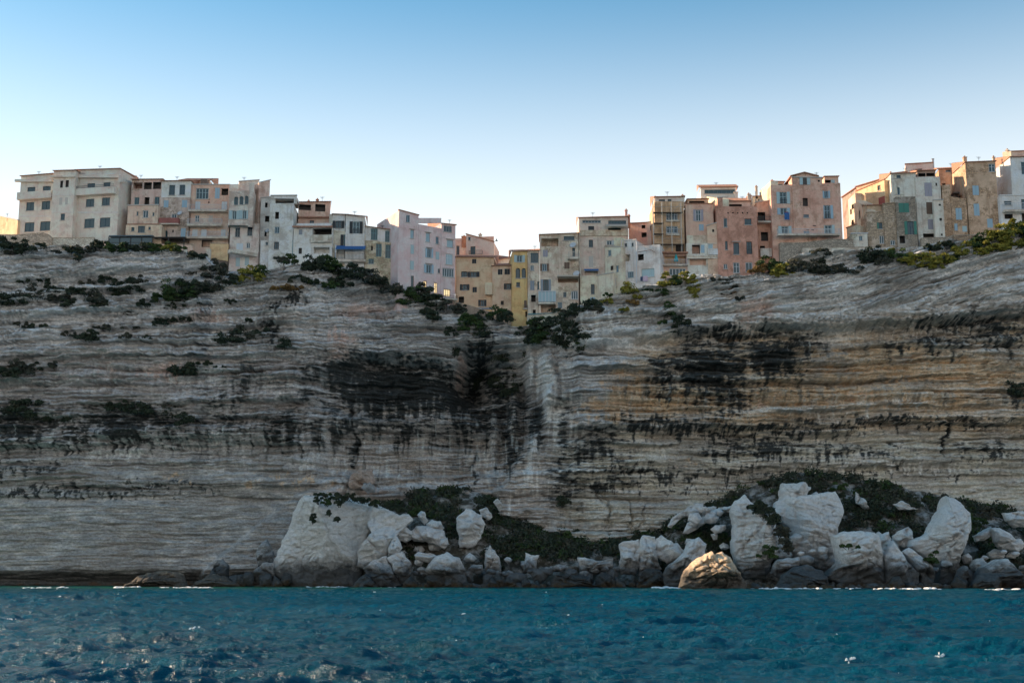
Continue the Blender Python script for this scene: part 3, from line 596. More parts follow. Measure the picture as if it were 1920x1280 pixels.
# shingle of smaller blocks along the water
rg = random.Random(12)
def shore_row(x0, x1, y0, y1, n, Ya, s0, s1, mats, label, group):
    for k in range(n):
        cx = x0 + (x1 - x0) * (k + rg.uniform(.1, .9)) / n; cy = rg.uniform(y0, y1); s = rg.uniform(s0, s1); m_ = rg.randint(5, 7)
        ph = rg.uniform(0, 6); pl = [(cx + s * rg.uniform(.8, 1.2) * math.cos(ph + i * 6.283 / m_), cy + .72 * s * rg.uniform(.8, 1.2) * math.sin(ph + i * 6.283 / m_)) for i in range(m_)]
        rock('stone', label, pl, Ya, s * .09, rg.choice(mats), group, facets=4, rough=.12, bed=.06, jit=.12)
shore_row(872, 1165, 1064, 1082, 26, 183, 6, 14, [M_WHITE, M_PALE, M_WHITE], 'white broken stone in the row along the middle of the shore', 'broken white stones along the middle shore')
shore_row(775, 812, 1054, 1080, 6, 184, 6, 11, [M_PALE], 'pale broken stone heaped between grey boulders', 'pale stones heaped between the grey boulders')
shore_row(760, 1280, 1086, 1094, 34, 181, 8, 17, [M_DARK, M_DARK, M_GREY], 'brown weedy stone at the waterline of the middle shore', 'brown weedy stones at the middle waterline')
shore_row(1390, 1930, 1088, 1098, 30, 168, 9, 18, [M_DARK, M_DARK, M_GREY], 'brown weedy stone at the waterline of the right shore', 'brown weedy stones at the right waterline')
shore_row(1500, 1930, 1030, 1082, 24, 176, 6, 11, [M_WHITE, M_PALE], 'white stone filling a gap of the right hand rock heap', 'white stones in the gaps of the right heap')
shore_row(440, 560, 1080, 1094, 10, 189, 7, 14, [M_GREY, M_DARK], 'dark stone at the foot of the big flat-topped stack', 'dark stones left of the big stack')

# ------------------------------------------------------------------ scrub-covered banks between the rocks
def bank(name, label, topline, x0, x1, Yb, Yf, zf, seed):
    gx_ = np.linspace(x0, x1, int((x1 - x0) / 3)); ty = np.interp(gx_, [p[0] for p in topline], [p[1] for p in topline])
    q = at(gx_, ty, Yb); v = np.linspace(0, 1, 60)
    zt = q[2]; X_ = np.repeat(q[0][None], 60, 0); f = v[:, None] ** .62
    Z_ = zf + (zt[None] - zf) * f; Y_ = Yf + (Yb - Yf) * v[:, None] ** 1.25 + 0 * X_
    nn = f2(X_ / 4 + seed, Y_ / 2.5 + Z_ / 3, 4, 95); Y_ = Y_ - 1.6 * nn * (1 - v[:, None] * .6); Z_ = Z_ + .7 * nn * v[:, None]
    Xb = X_[-1:]; X_ = np.concatenate([X_, Xb]); Y_ = np.concatenate([Y_, Y_[-1:] + 12]); Z_ = np.concatenate([Z_, Z_[-1:] - 1.5])
    a, b = X_.shape; i_ = np.arange(a * b).reshape(a, b)
    F_ = np.stack([i_[:-1, :-1], i_[:-1, 1:], i_[1:, 1:], i_[1:, :-1]], -1).reshape(-1, 4)
    o = link(name, mesh_np(name, np.stack([X_, Y_, Z_], -1).reshape(-1, 3), F_, [BANKM], True)); tag(o, label, None, None, 'structure')
    return X_[:-1], Y_[:-1], Z_[:-1]
BANKM = rockmat('bank_soil', False, lambda t, P: mixc(t, ramp(t, noise(t, P, .8, 6), .45, .62), (.10, .09, .07), (.42, .40, .37)))
def leaves(cen, nrm, size, rg_):
    n = len(cen); a = rg_.normal(size=(n, 3)); a += nrm * .9; a /= np.linalg.norm(a, axis=1, keepdims=True) + 1e-9
    b = rg_.normal(size=(n, 3)); b -= a * np.sum(a * b, 1, keepdims=True); b /= np.linalg.norm(b, axis=1, keepdims=True) + 1e-9
    c = np.cross(a, b); s = (size * rg_.uniform(.6, 1.4, n))[:, None]
    V = np.stack([cen - b * s, cen - c * s * .55 + a * s * .15, cen + b * s, cen + c * s * .55 + a * s * .15], 1).reshape(-1, 3)
    return V
def clumps(P0, rad, per, size, seed, flat=.8):
    """leaf clumps: P0 (n,3) centres, rad (n,)"""
    g = np.random.default_rng(seed); n = len(P0)
    dv = g.normal(size=(n, per, 3)); dv /= np.linalg.norm(dv, axis=2, keepdims=True); dv[..., 2] = np.abs(dv[..., 2]) * 1.1 - .25; dv[..., 1] -= .25
    r = rad[:, None, None] * g.uniform(.55, 1.1, (n, per, 1)); c = P0[:, None] + dv * r * np.array([1, 1, flat])
    return leaves(c.reshape(-1, 3), dv.reshape(-1, 3), size, g)
def cover(name, label, Gr, n, seed, dens, mats, rad=(.30, 1.4), per=52, size=.20, keep=None):
    X_, Y_, Z_ = Gr; g = np.random.default_rng(seed)
    a = g.integers(0, X_.shape[0], n * 3); b = g.integers(0, X_.shape[1], n * 3)
    P0 = np.stack([X_[a, b], Y_[a, b], Z_[a, b]], -1) + g.normal(size=(n * 3, 3)) * .2
    k = (f2(P0[:, 0] / 5 + seed, P0[:, 2] / 4, 3, 97) > dens) & (P0[:, 2] > 2.2)
    P0 = P0[k][:n]; rd = g.uniform(*rad, len(P0))
    V = clumps(P0, rd, per, size, seed); Fq = np.arange(len(V)).reshape(-1, 4)
    mi = np.repeat(g.choice(len(mats), len(P0), p=[.55, .30, .15][:len(mats)]), per)
    o = link(name, mesh_np(name, V, Fq, mats, False, mi)); tag(o, label, None, None, 'stuff')
B1 = bank('scree_bank', 'scrubby bank of scree between the big stack and the two columns', [(640,940),(700,943),(742,942),(790,922),(850,914),(900,920),(935,938),(960,958),(1040,988),(1130,1004),(1240,1004),(1270,1030)], 640, 1275, 200, 191, .3, 1)
B2 = bank('scree_bank', 'scrubby bank of scree behind the right hand rock heap', [(1235,1020),(1255,985),(1290,958),(1360,936),(1430,903),(1500,886),(1560,890),(1640,905),(1700,914),(1760,930),(1820,944),(1880,953),(1960,966),(2100,985)], 1235, 2100, 199, 186, .3, 2)
cover('scree_scrub', 'low dark scrub spread over the bank between the rocks', B1, 1500, 5, -.02, [LEAF['dark'], LEAF['grey'], LEAF['green']])
cover('scree_scrub', 'low dark scrub spread over the right hand rock heap', B2, 2100, 6, -.04, [LEAF['dark'], LEAF['grey'], LEAF['green']])

# ================================================================== HOUSES
class Fac:
    """a vertical wall plane seen between two photo columns, each at its own distance"""
    def __init__(s, xL, xR, yref, YL, YR):
        a = at(xL, yref, YL); b = at(xR, yref, YR)
        s.A = np.array([float(a[0]), float(a[1])]); s.B = np.array([float(b[0]), float(b[1])])
        s.W = float(np.linalg.norm(s.B - s.A)); s.u = (s.B - s.A) / s.W; s.n = np.array([s.u[1], -s.u[0]])
    def sz(s, px, py):
        dx, dy, dz = ray(px, py); t = float(np.dot(s.A, s.n) / (dx * s.n[0] + dy * s.n[1]))
        return float(np.dot(np.array([dx * t, dy * t]) - s.A, s.u)), float(CAMZ + dz * t)
    def p(s, a, z, n=0.):
        q = s.A + s.u * a + s.n * n; return (float(q[0]), float(q[1]), float(z))
    def box(s, mb, s0, s1, z0, z1, n0, n1, m=0, tilt=0.):
        mb.hexa([s.p(s0, z0, n0), s.p(s1, z0, n0), s.p(s1, z0, n1), s.p(s0, z0, n1), s.p(s0, z1 , n0), s.p(s1, z1, n0), s.p(s1, z1 - tilt, n1), s.p(s0, z1 - tilt, n1)], m)
HG = 'old houses crowded along the cliff edge'
class House:
    def __init__(s, label, cat='house', name='house', group=HG):
        s.root = None; s.label = label; s.cat = cat; s.name = name; s.group = group; s.org = None
    def _o(s, f, z):
        if s.root is None:
            m = f.p(f.W / 2, z); s.org = np.array(m); s.root = link(s.name, None, None, m); tag(s.root, s.label, s.cat, s.group)
    def put(s, mb, name, mats, par=None, smooth=False):
        if not isinstance(mats, (list, tuple)): mats = [mats]
        me = mesh_np(name, np.array(mb.v, float) - s.org, mb.f, mats, smooth, mb.m if len(mats) > 1 else None)
        return link(name, me, par or s.root)
    # one block of wall: xL,xR,yTL,yTR,yB in photo pixels, depth D behind
    def block(s, xL, xR, yTL, yTR, yB, YL, YR, mat, wins=(), D=9., roof=None, cap=None, extra=6., back=0.):
        f = Fac(xL, xR, (yTL + yB) / 2, YL, YR); s.f = f; s.xs = (xL, xR)
        zTL = f.sz(xL, yTL)[1]; zTR = f.sz(xR, yTR)[1]; zB = min(f.sz(xL, yB)[1], f.sz(xR, yB)[1]) - extra
        s._o(f, zB + extra); mb = MB(); top = lambda a: zTL + (zTR - zTL) * a / f.W
        ops = []
        for wn in wins:
            k, x0, y0, x1, y1 = wn[:5]; a0, z1 = f.sz(x0, (y0 + y1) / 2)[0], f.sz((x0 + x1) / 2, y0)[1]
            a1, z0 = f.sz(x1, (y0 + y1) / 2)[0], f.sz((x0 + x1) / 2, y1)[1]
            o = wn[5] if len(wn) > 5 else {}
            if k == 's': dd = (a1 - a0) * .24; o = dict(o); o['sh'] = dd; a0 += dd; a1 -= dd
            a0 = max(a0, .06); a1 = min(a1, f.W - .06); z1 = min(z1, top((a0 + a1) / 2) - .12)
            if a1 - a0 < .12 or z1 - z0 < .12: continue
            ops.append((k, a0, a1, z0, z1, o))
        S = sorted(set([0, f.W] + [round(v, 4) for o in ops for v in (o[1], o[2])])); Zs = sorted(set([zB] + [round(v, 4) for o in ops for v in (o[3], o[4])]))
        Zs = Zs + [None]
        for i in range(len(S) - 1):
            for j in range(len(Zs) - 1):
                a0, a1 = S[i], S[i + 1]; z0, z1 = Zs[j], Zs[j + 1]; ac = (a0 + a1) / 2; zc = z0 + .01 if z1 is None else (z0 + z1) / 2
                if any(o[1] < ac < o[2] and o[3] < zc < o[4] for o in ops): continue
                mb.face([f.p(a0, z0), f.p(a1, z0), f.p(a1, top(a1) if z1 is None else z1), f.p(a0, top(a0) if z1 is None else z1)])
        for (k, a0, a1, z0, z1, o) in ops:
            dp = o.get('dp', {'d': 1.1, 'l': 1.8, 'c': .06, 'D': .12, 'a': .3}.get(k, .24)); mi = 1 if k in 'd' else 0
            mb.face([f.p(a0, z0), f.p(a0, z1), f.p(a0, z1, -dp), f.p(a0, z0, -dp)], mi)
            mb.face([f.p(a1, z0, -dp), f.p(a1, z1, -dp), f.p(a1, z1), f.p(a1, z0)], mi)
            mb.face([f.p(a0, z1), f.p(a1, z1), f.p(a1, z1, -dp), f.p(a0, z1, -dp)], mi)
            mb.face([f.p(a0, z0, -dp), f.p(a1, z0, -dp), f.p(a1, z0), f.p(a0, z0)], mi)
            mb.face([f.p(a0, z0, -dp), f.p(a0, z1, -dp), f.p(a1, z1, -dp), f.p(a1, z0, -dp)], 1 if k == 'd' else 0)
            if k == 'a':                        # round head: fill the two upper corners
                r = (a1 - a0) / 2; c = (a0 + a1) / 2; zs = z1 - r
                for sg in (-1, 1):
                    for q in range(5):
                        t0, t1 = math.pi / 2 * q / 5, math.pi / 2 * (q + 1) / 5
                        P0 = (c + sg * r * math.cos(t0), zs + r * math.sin(t0)); P1 = (c + sg * r * math.cos(t1), zs + r * math.sin(t1))
                        for n_ in (.0, -.10):
                            mb.face([f.p(P0[0], P0[1], n_), f.p(c + sg * r, P0[1], n_), f.p(c + sg * r, P1[1], n_), f.p(P1[0], P1[1], n_)] )
                        mb.face([f.p(P0[0], P0[1], 0), f.p(P1[0], P1[1], 0), f.p(P1[0], P1[1], -.1), f.p(P0[0], P0[1], -.1)])
                        mb.face([f.p(P1[0], P1[1]), f.p(c + sg * r, P1[1]), f.p(c + sg * r, z1), f.p(P1[0], z1)]) if False else None
        # body
        mb.face([f.p(0, zB), f.p(0, zTL), f.p(0, zTL + back, -D), f.p(0, zB, -D)])
        mb.face([f.p(f.W, zB, -D), f.p(f.W, zTR + back, -D), f.p(f.W, zTR), f.p(f.W, zB)])
        mb.face([f.p(f.W, zB, -D), f.p(0, zB, -D), f.p(0, zTL + back, -D), f.p(f.W, zTR + back, -D)])
        mb.face([f.p(0, zTL), f.p(f.W, zTR), f.p(f.W, zTR + back, -D), f.p(0, zTL + back, -D)])
        wall = s.put(mb, 'wall', [mat, INSIDE])
        for o in ops: s.window(f, *o)
        s.zT = (zTL, zTR); s.zB = zB
        if roof == 'tile': s.tiles(f, -.15, f.W + .15, zTL, zTR, min(D, 6.), .28)
        elif roof == 'flat': s.tiles(f, -.15, f.W + .15, zTL, zTR, min(D, 6.), .04)
        elif roof == 'cap':
            q = MB(); q.hexa([f.p(-.1, zTL + .004, .14), f.p(f.W + .1, zTR + .004, .14), f.p(f.W + .1, zTR + .004, -.25), f.p(-.1, zTL + .004, -.25), f.p(-.1, zTL + .16, .14), f.p(f.W + .1, zTR + .16, .14), f.p(f.W + .1, zTR + .16, -.25), f.p(-.1, zTL + .16, -.25)])
            s.put(q, 'coping', cap or SILL)
        return s
    def tiles(s, f, s0, s1, zL, zR, D, slope, par=None):
        n = max(8, int((s1 - s0) / .085)); V = []; rows = [(.34, -.02), (.0, .0), (-D, 1)]
        for r_, (nn, kk) in enumerate(rows):
            for i in range(n + 1):
                a = s0 + (s1 - s0) * i / n; zz = zL + (zR - zL) * (a - s0) / (s1 - s0) + .10 + slope * (.34 - nn) - .06 + .055 * abs(math.sin(a * math.pi / .30))
                V.append(f.p(a, zz, nn))
        b = len(V)
        for i in range(n + 1):
            a = s0 + (s1 - s0) * i / n; V.append(f.p(a, zL + (zR - zL) * (a - s0) / (s1 - s0) + .008 - .03 * slope, .34))
        for i in range(n + 1):
            a = s0 + (s1 - s0) * i / n; V.append(f.p(a, zL + (zR - zL) * (a - s0) / (s1 - s0) + .006, -.02))
        q = MB(); q.v = V
        for r_ in range(2):
            for i in range(n): k = r_ * (n + 1) + i; q.f.append((k, k + 1, k + n + 2, k + n + 1)); q.m.append(0)
        for i in range(n):
            q.f.append((b + i, b + i + 1, i + 1, i)); q.f.append((b + n + 1 + i, b + n + 2 + i, b + i + 1, b + i)); q.m += [0, 0]
        e = len(V); zl = lambda a: zL + (zR - zL) * (a - s0) / (s1 - s0)
        for a in (s0, s1):
            k = len(q.v); q.v += [f.p(a, zl(a) + .01, .34), f.p(a, zl(a) + .09, .34), f.p(a, zl(a) + .04 + slope * (.34 + D), -D), f.p(a, zl(a) - .02, -D)]; q.f.append((k, k + 1, k + 2, k + 3)); q.m.append(0)
        s.put(q, 'roof', TILE, par)
    def window(s, f, k, a0, a1, z0, z1, o):
        fc = FR[o.get('c', {'s': 'white', 'c': 'grey', 'D': 'brown', 'k': 'black'}.get(k, 'teal'))]; w = a1 - a0; h = z1 - z0
        if k in ('d', 'l'):
            if o.get('rail'): s.rail(f, a0, a1, z0, z0 + o['rail'], .02, None)
            return
        e = .003; q = MB()
        if k == 'c':
            nn = 2 if w > .7 else 1
            for i in range(nn):
                b0 = a0 + w * i / nn + .02; b1 = a0 + w * (i + 1) / nn - .02
                f.box(q, b0, b1, z0 + .02, z1 - .02, -.055, .01)
                for j in range(1, 5): f.box(q, b0 + .06, b1 - .06, z0 + h * j / 5 - .04, z0 + h * j / 5 + .04, .012, .03)
            s.put(q, 'shutter', fc); return
        if k == 'D':
            f.box(q, a0 + e, a1 - e, z0 + e, z1 - e, -.11, -.05); s.put(q, 'door', fc); return
        d = -.20 if k != 'a' else -.26; t = min(.09, w * .12); n0, n1 = d, d + .06
        f.box(q, a0 + e, a0 + t, z0 + e, z1 - e, n0, n1); f.box(q, a1 - t, a1 - e, z0 + e, z1 - e, n0, n1)
        f.box(q, a0 + t, a1 - t, z0 + e, z0 + t, n0, n1); f.box(q, a0 + t, a1 - t, z1 - t, z1 - e, n0, n1)
        m = o.get('m', 1 if w < 1.6 else (2 if w < 2.4 else 3))
        for i in range(1, m + 1):
            c = a0 + w * i / (m + 1); f.box(q, c - .04, c + .04, z0 + t, z1 - t, n0, n1 + .01)
        if o.get('t', h > 1.7 and m): f.box(q, a0 + t, a1 - t, z0 + h * .6, z0 + h * .6 + .05, n0, n1 - .01)
        win = s.put(q, 'window', fc)
        g = MB(); f.box(g, a0 + t - .01, a1 - t + .01, z0 + t - .01, z1 - t + .01, d + .015, d + .03)
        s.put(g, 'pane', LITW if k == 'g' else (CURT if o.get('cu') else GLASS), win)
        if k in 's' or o.get('sh'):
            sw = o.get('sh', w * .5); side = o.get('side', 'LR')
            for sg in (-1, 1):
                if (sg < 0 and 'L' not in side) or (sg > 0 and 'R' not in side): continue
                p = MB(); b0, b1 = (a0 - sw, a0 - .02) if sg < 0 else (a1 + .02, a1 + sw)
                f.box(p, b0, b1, z0, z1, .03, .075)
                for j in range(1, 6): f.box(p, b0 + .05, b1 - .05, z0 + h * j / 6 - .03, z0 + h * j / 6 + .03, .077, .095)
                s.put(p, 'shutter', FR[o.get('sc', o.get('c', 'white'))], win)
        if o.get('sill', k in 'wkas' and h < 2.0):
            p = MB(); f.box(p, a0 - .12, a1 + .12, z0 - .10, z0 - e, -.03, .09); s.put(p, 'sill', SILL, win)
        if o.get('hood'):
            p = MB(); f.box(p, a0 - .2, a1 + .2, z1 + .10, z1 + .2, .002, .22); s.put(p, 'hood', SILL, win)
        if o.get('rail'): s.rail(f, a0 + .01, a1 - .01, z0, z0 + o['rail'], .03, win)
    def rail(s, f, a0, a1, z0, z1, n, par, mat=None, ends=0.):
        q = MB(); t = .025
        f.box(q, a0, a1, z1 - .05, z1, n - t, n + t); f.box(q, a0, a1, z0 + .06, z0 + .10, n - t * .6, n + t * .6)
        k = max(2, int((a1 - a0) / .22))
        for i in range(k + 1):
            c = a0 + (a1 - a0) * i / k; f.box(q, c - .015, c + .015, z0, z1 - .05, n - .012, n + .012)
        if ends > .1:
            for a in (a0 + t, a1 - t):
                f.box(q, a - t, a + t, z1 - .05, z1, n - ends, n - t)
                for i in range(int(ends / .22)): c = n - .15 - i * .22; f.box(q, a - .012, a + .012, z0, z1 - .05, c - .012, c + .012)
        s.put(q, 'railing', mat or IRON, par)
    def balcony(s, x0, x1, ys, yb, yr=None, proj_=1.0, mat=None, solid=None, rmat=None, f=None, br=0):
        f = f or s.f; a0, zs = f.sz(x0, ys); a1, _ = f.sz(x1, ys); zb = f.sz((x0 + x1) / 2, yb)[1]; zs = f.sz((x0 + x1) / 2, ys)[1]
        if a1 < a0: a0, a1 = a1, a0
        q = MB(); f.box(q, a0, a1, zb, zs, .003, proj_)
        for i in range(br):
            c = a0 + (a1 - a0) * (i + .5) / br; f.box(q, c - .12, c + .12, zb - .7, zb - .003, .003, proj_ * .8, 0)
        b = s.put(q, 'balcony', mat or CONC)
        if yr is not None:
            zr = f.sz((x0 + x1) / 2, yr)[1]
            if solid is not None:
                p = MB(); f.box(p, a0, a1, zs + .003, zr, proj_ - .12, proj_ - .004); f.box(p, a0, a0 + .12, zs + .003, zr, .003, proj_ - .124); f.box(p, a1 - .12, a1, zs + .003, zr, .003, proj_ - .124)
                s.put(p, 'parapet', solid, b)
            else: s.rail(f, a0 + .03, a1 - .03, zs + .003, zr, proj_ - .06, b, rmat, proj_ - .1)
        return b
    def strip(s, x0, x1, y0, y1, proud, mat, name='cornice', f=None, n0=.003):
        f = f or s.f; a0, z1 = f.sz(x0, y0); a1, z1b = f.sz(x1, y0); z0 = f.sz(x0, y1)[1]; z0b = f.sz(x1, y1)[1]
        q = MB(); q.hexa([f.p(a0, z0, n0), f.p(a1, z0b, n0), f.p(a1, z0b, proud), f.p(a0, z0, proud), f.p(a0, z1, n0), f.p(a1, z1b, n0), f.p(a1, z1b, proud), f.p(a0, z1, proud)])
        return s.put(q, name, mat)
    def awning(s, x0, x1, y0, y1, out, mat, f=None, val=.18):
        f = f or s.f; a0, z1 = f.sz(x0, y0); a1, _ = f.sz(x1, y0); zt = f.sz((x0 + x1) / 2, y0)[1]; zf = f.sz((x0 + x1) / 2, y1)[1] + val
        q = MB(); q.hexa([f.p(a0, zt - .03, .01), f.p(a1, zt - .03, .01), f.p(a1, zf - .03, out), f.p(a0, zf - .03, out), f.p(a0, zt, .01), f.p(a1, zt, .01), f.p(a1, zf, out), f.p(a0, zf, out)])
        n = max(4, int((a1 - a0) / .35))
        for i in range(n):
            c0 = a0 + (a1 - a0) * i / n; c1 = a0 + (a1 - a0) * (i + 1) / n - .02; f.box(q, c0, c1, zf - val, zf - .033, out - .02, out - .002)
        s.put(q, 'awning', mat)
    def chimney(s, x0, x1, y0, y1, back_=2.0, mat=None, f=None, pot=True):
        f = f or s.f; a0, z1 = f.sz(x0, y0); a1, _ = f.sz(x1, y0); z0 = f.sz(x0, y1)[1] - .8; q = MB(); w = max(a1 - a0, .35)
        sc_ = (f.A[1] + back_) / f.A[1]; z1 = CAMZ + (z1 - CAMZ) * sc_; z0 = CAMZ + (z0 - CAMZ) * sc_ - .6
        f.box(q, a0, a0 + w, z0, z1 - .35, -back_ - w, -back_); f.box(q, a0 - .07, a0 + w + .07, z1 - .348, z1 - .25, -back_ - w - .07, -back_ + .07)
        c = s.put(q, 'chimney', mat or CONC)
        if pot:
            g = MB(); g.tube(f.p(a0 + w / 2, z1 - .25, -back_ - w / 2), f.p(a0 + w / 2, z1, -back_ - w / 2), .13, 8); s.put(g, 'chimney_pot', TILE, c)
    def dish(s, x, y, r=.45, f=None):
        f = f or s.f; a, z = f.sz(x, y); q = MB(); c = np.array(f.p(a, z, .45)); n_ = np.array([f.n[0] * .8 - .3, f.n[1] * .8, .45]); n_ /= np.linalg.norm(n_)
        e = np.cross(n_, (0, 0, 1.)); e /= np.linalg.norm(e); g = np.cross(e, n_); V = [tuple(c - n_ * .10)]
        for k, (rr_, dz) in enumerate(((.55, -.07), (1., 0.))):
            for i in range(14):
                t = i * 6.2832 / 14; V.append(tuple(c + rr_ * r * (math.cos(t) * e + math.sin(t) * g) + n_ * dz))
        q.v = V
        for i in range(14):
            j = (i + 1) % 14; q.f += [(0, 1 + i, 1 + j), (1 + i, 15 + i, 15 + j, 1 + j)]; q.m += [0, 0]
        q.tube(tuple(c - n_ * .1), f.p(a, z - .1, 0), .03); q.tube(tuple(c + e * r * -.9), tuple(c + n_ * .45), .015)
        s.put(q, 'satellite_dish', WRAIL)
    def pipe(s, pts, r=.06, mat=None, f=None, n=.1):
        f = f or s.f; q = MB(); P = [f.p(*f.sz(x, y), n) for x, y in pts]
        for a, b in zip(P[:-1], P[1:]): q.tube(a, b, r)
        s.put(q, 'pipe', mat or CONC)
P_ = plaster
# ---- cream hotel-like block at the far left
cr = P_((234, 214, 206), .15); crs = P_((214, 202, 200), .3)
h = House('long cream three-storey building with teal glazed windows and white balcony bands', 'building', 'apartment_building')
tw = dict(c='navy', m=1, t=False)
h.block(36, 99, 331, 326, 440, 211.4, 210.1, cr, [('k',51,351,66,363,tw),('k',80,349,95,361,tw),('k',49,379,64,395,tw),('k',78,377,94,393,tw),('w',46,417,64,434.5,tw),('w',75,415,94,432.5,tw)], 10, 'flat')
h.strip(30, 101, 342, 337.5, .45, cr, 'eaves'); h.balcony(37, 101, 373.5, 375, 361.5, .9, cr, cr); h.strip(36, 100, 407, 404.5, .05, crs, 'string_course')
h.block(97, 138, 321, 320, 448, 209.0, 208.2, cr, [('d',113,339,118,352,dict(dp=.4)),('d',123,338,129,351,dict(dp=.4)),('c',111,371,116.5,384,dict(c='cream')),('c',122,370,127,383.5,dict(c='cream')),('w',113.5,400.5,121.5,413,tw)], 9, 'flat')
h.strip(96, 141, 333, 330.5, .4, cr, 'eaves'); h.strip(97, 138, 399, 397.5, .05, crs, 'string_course'); h.strip(97, 138, 367, 365.5, .05, crs, 'string_course')
h.block(138.5, 222, 319.5, 317, 452, 209.6, 207.9, cr, [('k',163.5,344,178,355,tw),('k',194,342,207,353,tw),('k',161,373,176.5,388,tw),('k',191,370.5,206,385.5,tw),('w',158,410,177,427.5,tw),('w',187,408,206.5,426,tw)], 11, 'flat')
h.strip(138.6, 225, 334.5, 329, .5, cr, 'eaves'); h.balcony(143, 219, 365.5, 367, 354.5, .9, cr, cr); h.rail(h.f, h.f.sz(144, 354)[0], h.f.sz(218, 354)[0], h.f.sz(180, 354.5)[1], h.f.sz(180, 350)[1], .85, None); h.strip(139, 222, 400, 397, .05, crs, 'string_course')
for a in ((150, 160), (171, 190), (196, 215)): h.strip(a[0], a[1], 325.5, 327, .08, crs, 'frieze_panel')
fr_ = Fac(222, 252, 380, 207.9, 217.5)
f0 = h.f; h.f = fr_
for (x0, y0, x1, y1) in ((226,345,232,358),(239,352,245,365),(225,370,238,391),(225,411,234,430)):
    a0, z1 = fr_.sz(x0, y0); a1, z0 = fr_.sz(x1, y1); z1 = fr_.sz((x0+x1)/2, y0)[1]; z0 = fr_.sz((x0+x1)/2, y1)[1]; q = MB(); fr_.box(q, a0, a1, z0, z1, .004, .05); wv = h.put(q, 'window', FR['black'])
    q = MB(); fr_.box(q, a0 + .12, a1 - .12, z0 + .12, z1 - .12, .052, .06); h.put(q, 'pane', GLASS, wv)
h.strip(222, 249, 396, 401, .06, crs, 'string_course'); h.strip(222, 249, 371, 362, .06, crs, 'string_course'); h.strip(221.5, 252, 329, 342, .5, cr, 'eaves', n0=.01)
# sunlit low wall at the extreme left
h = House('low orange sunlit house at the left edge of the picture', 'house'); h.block(-40, 33, 398, 414, 446, 223, 211, P_((214, 178, 138), .4), [], 6, 'cap')
# ---- stepped brown house
h = House('stepped brown house with three dark loggia bays on top and a peach ground floor', 'house')
h.block(246, 304, 337, 336.5, 395, 210.2, 210.0, P_((188, 156, 148), .5, .15), [('l',250,342,267,354,{}),('d',270,342,284.5,355,{}),('d',287,341.5,302,354.5,{}),('k',252,370,261,383.5,dict(c='teal')),('d',271,370,280,383.5,{}),('k',290,369,299,383,dict(c='teal'))], 8, 'flat')
h.block(239, 296, 386, 385.5, 425, 208.2, 208.0, P_((208, 176, 160), .45, .1), [('w',256,396.5,259.5,404,dict(c='white',m=0)),('w',268,394,278,408,dict(c='white')),('w',285.5,398,289.5,405,dict(c='white',m=0))], 3, 'cap')
h.strip(239, 300, 420, 421.5, .25, TILE, 'tile_course')
h.block(235.5, 303, 421.6, 421.6, 444, 207.4, 207.2, P_((208, 178, 156), .35), [('k',246,426,252,433.5,dict(c='navy')),('w',258.5,423.5,271.5,436,dict(c='navy')),('k',278,425,282.5,431,dict(c='grey',m=0))], 2.5)
# ---- pale green and brown tall house
h = House('tall narrow house, pale grey-green top floor with two dark glazed doors over brown masonry', 'house')
h.block(303, 357.5, 340, 339.5, 370, 210.0, 210.0, P_((184, 188, 184), .25), [('k',317,347,328,366,dict(c='navy')),('k',336.5,346.5,347,365.5,dict(c='navy'))], 8, 'tile')
h.block(299, 354, 370.2, 370, 452, 209.2, 209.2, P_((160, 146, 140), .6, .35), [('c',307,375.5,316,389,dict(c='blue')),('c',341,375,351,389,dict(c='blue')),('w',321.5,401,331,412,dict(c='white')),('a',304,431,314.5,445,dict(c='blue')),('c',339,428,348,444,dict(c='blue')),('d',323,431,326,436,dict(dp=.3))], 3)
h.balcony(300, 337, 421, 423, 411, .9, None, plaster((120, 72, 68), .3)); h.dish(338, 400.5)
# ridge roof behind
h = House('hipped terracotta roof house rising behind the grey-green one', 'house')
h.block(338, 393, 339, 339, 352, 215, 215, P_((190, 150, 128), .4), [], 7); h.tiles(h.f, -.3, h.f.W + .3, h.zT[0], h.zT[1], 5.2, .36)
h.block(376, 388, 335.5, 335.5, 346, 213, 213, P_((96, 84, 78), .5), [], 1.6)
# ---- house with three balconies
h = House('peach house of three white-shuttered floors with long weathered balconies', 'house')
h.block(358, 430, 347, 347, 398, 210.4, 210.4, P_((224, 178, 160), .45, .1), [('w',367.5,353,391,373,dict(c='pale',m=3)),('c',403,352,412,372.5,dict(c='blue')),('d',415.5,353.5,428,366,{}),('c',366,378,375.5,394.5,dict(c='white')),('c',415.5,378,426,394.5,dict(c='white')),('d',390,378,393,381,dict(dp=.3))], 8, 'cap')
h.block(356, 429, 398.2, 398.2, 460, 209.6, 209.6, P_((214, 180, 166), .45, .1), [('w',365.5,403.5,373.5,416,dict(c='white')),('c',391,404,399,416,dict(c='cream')),('c',360.5,430,370.5,446,dict(c='white')),('c',377,430,387.5,446,dict(c='white')),('c',414,430,423,446,dict(c='white')),('d',378,450,398,463,{})], 3)
h.balcony(355, 427, 395.8, 399, 386, 1.0, None, None, WRAIL); h.balcony(353.5, 418, 422.5, 426.5, 413, 1.1, None, None, WRAIL); h.balcony(353, 429.5, 446.5, 450, 437, 1.2, None, None, WRAIL)
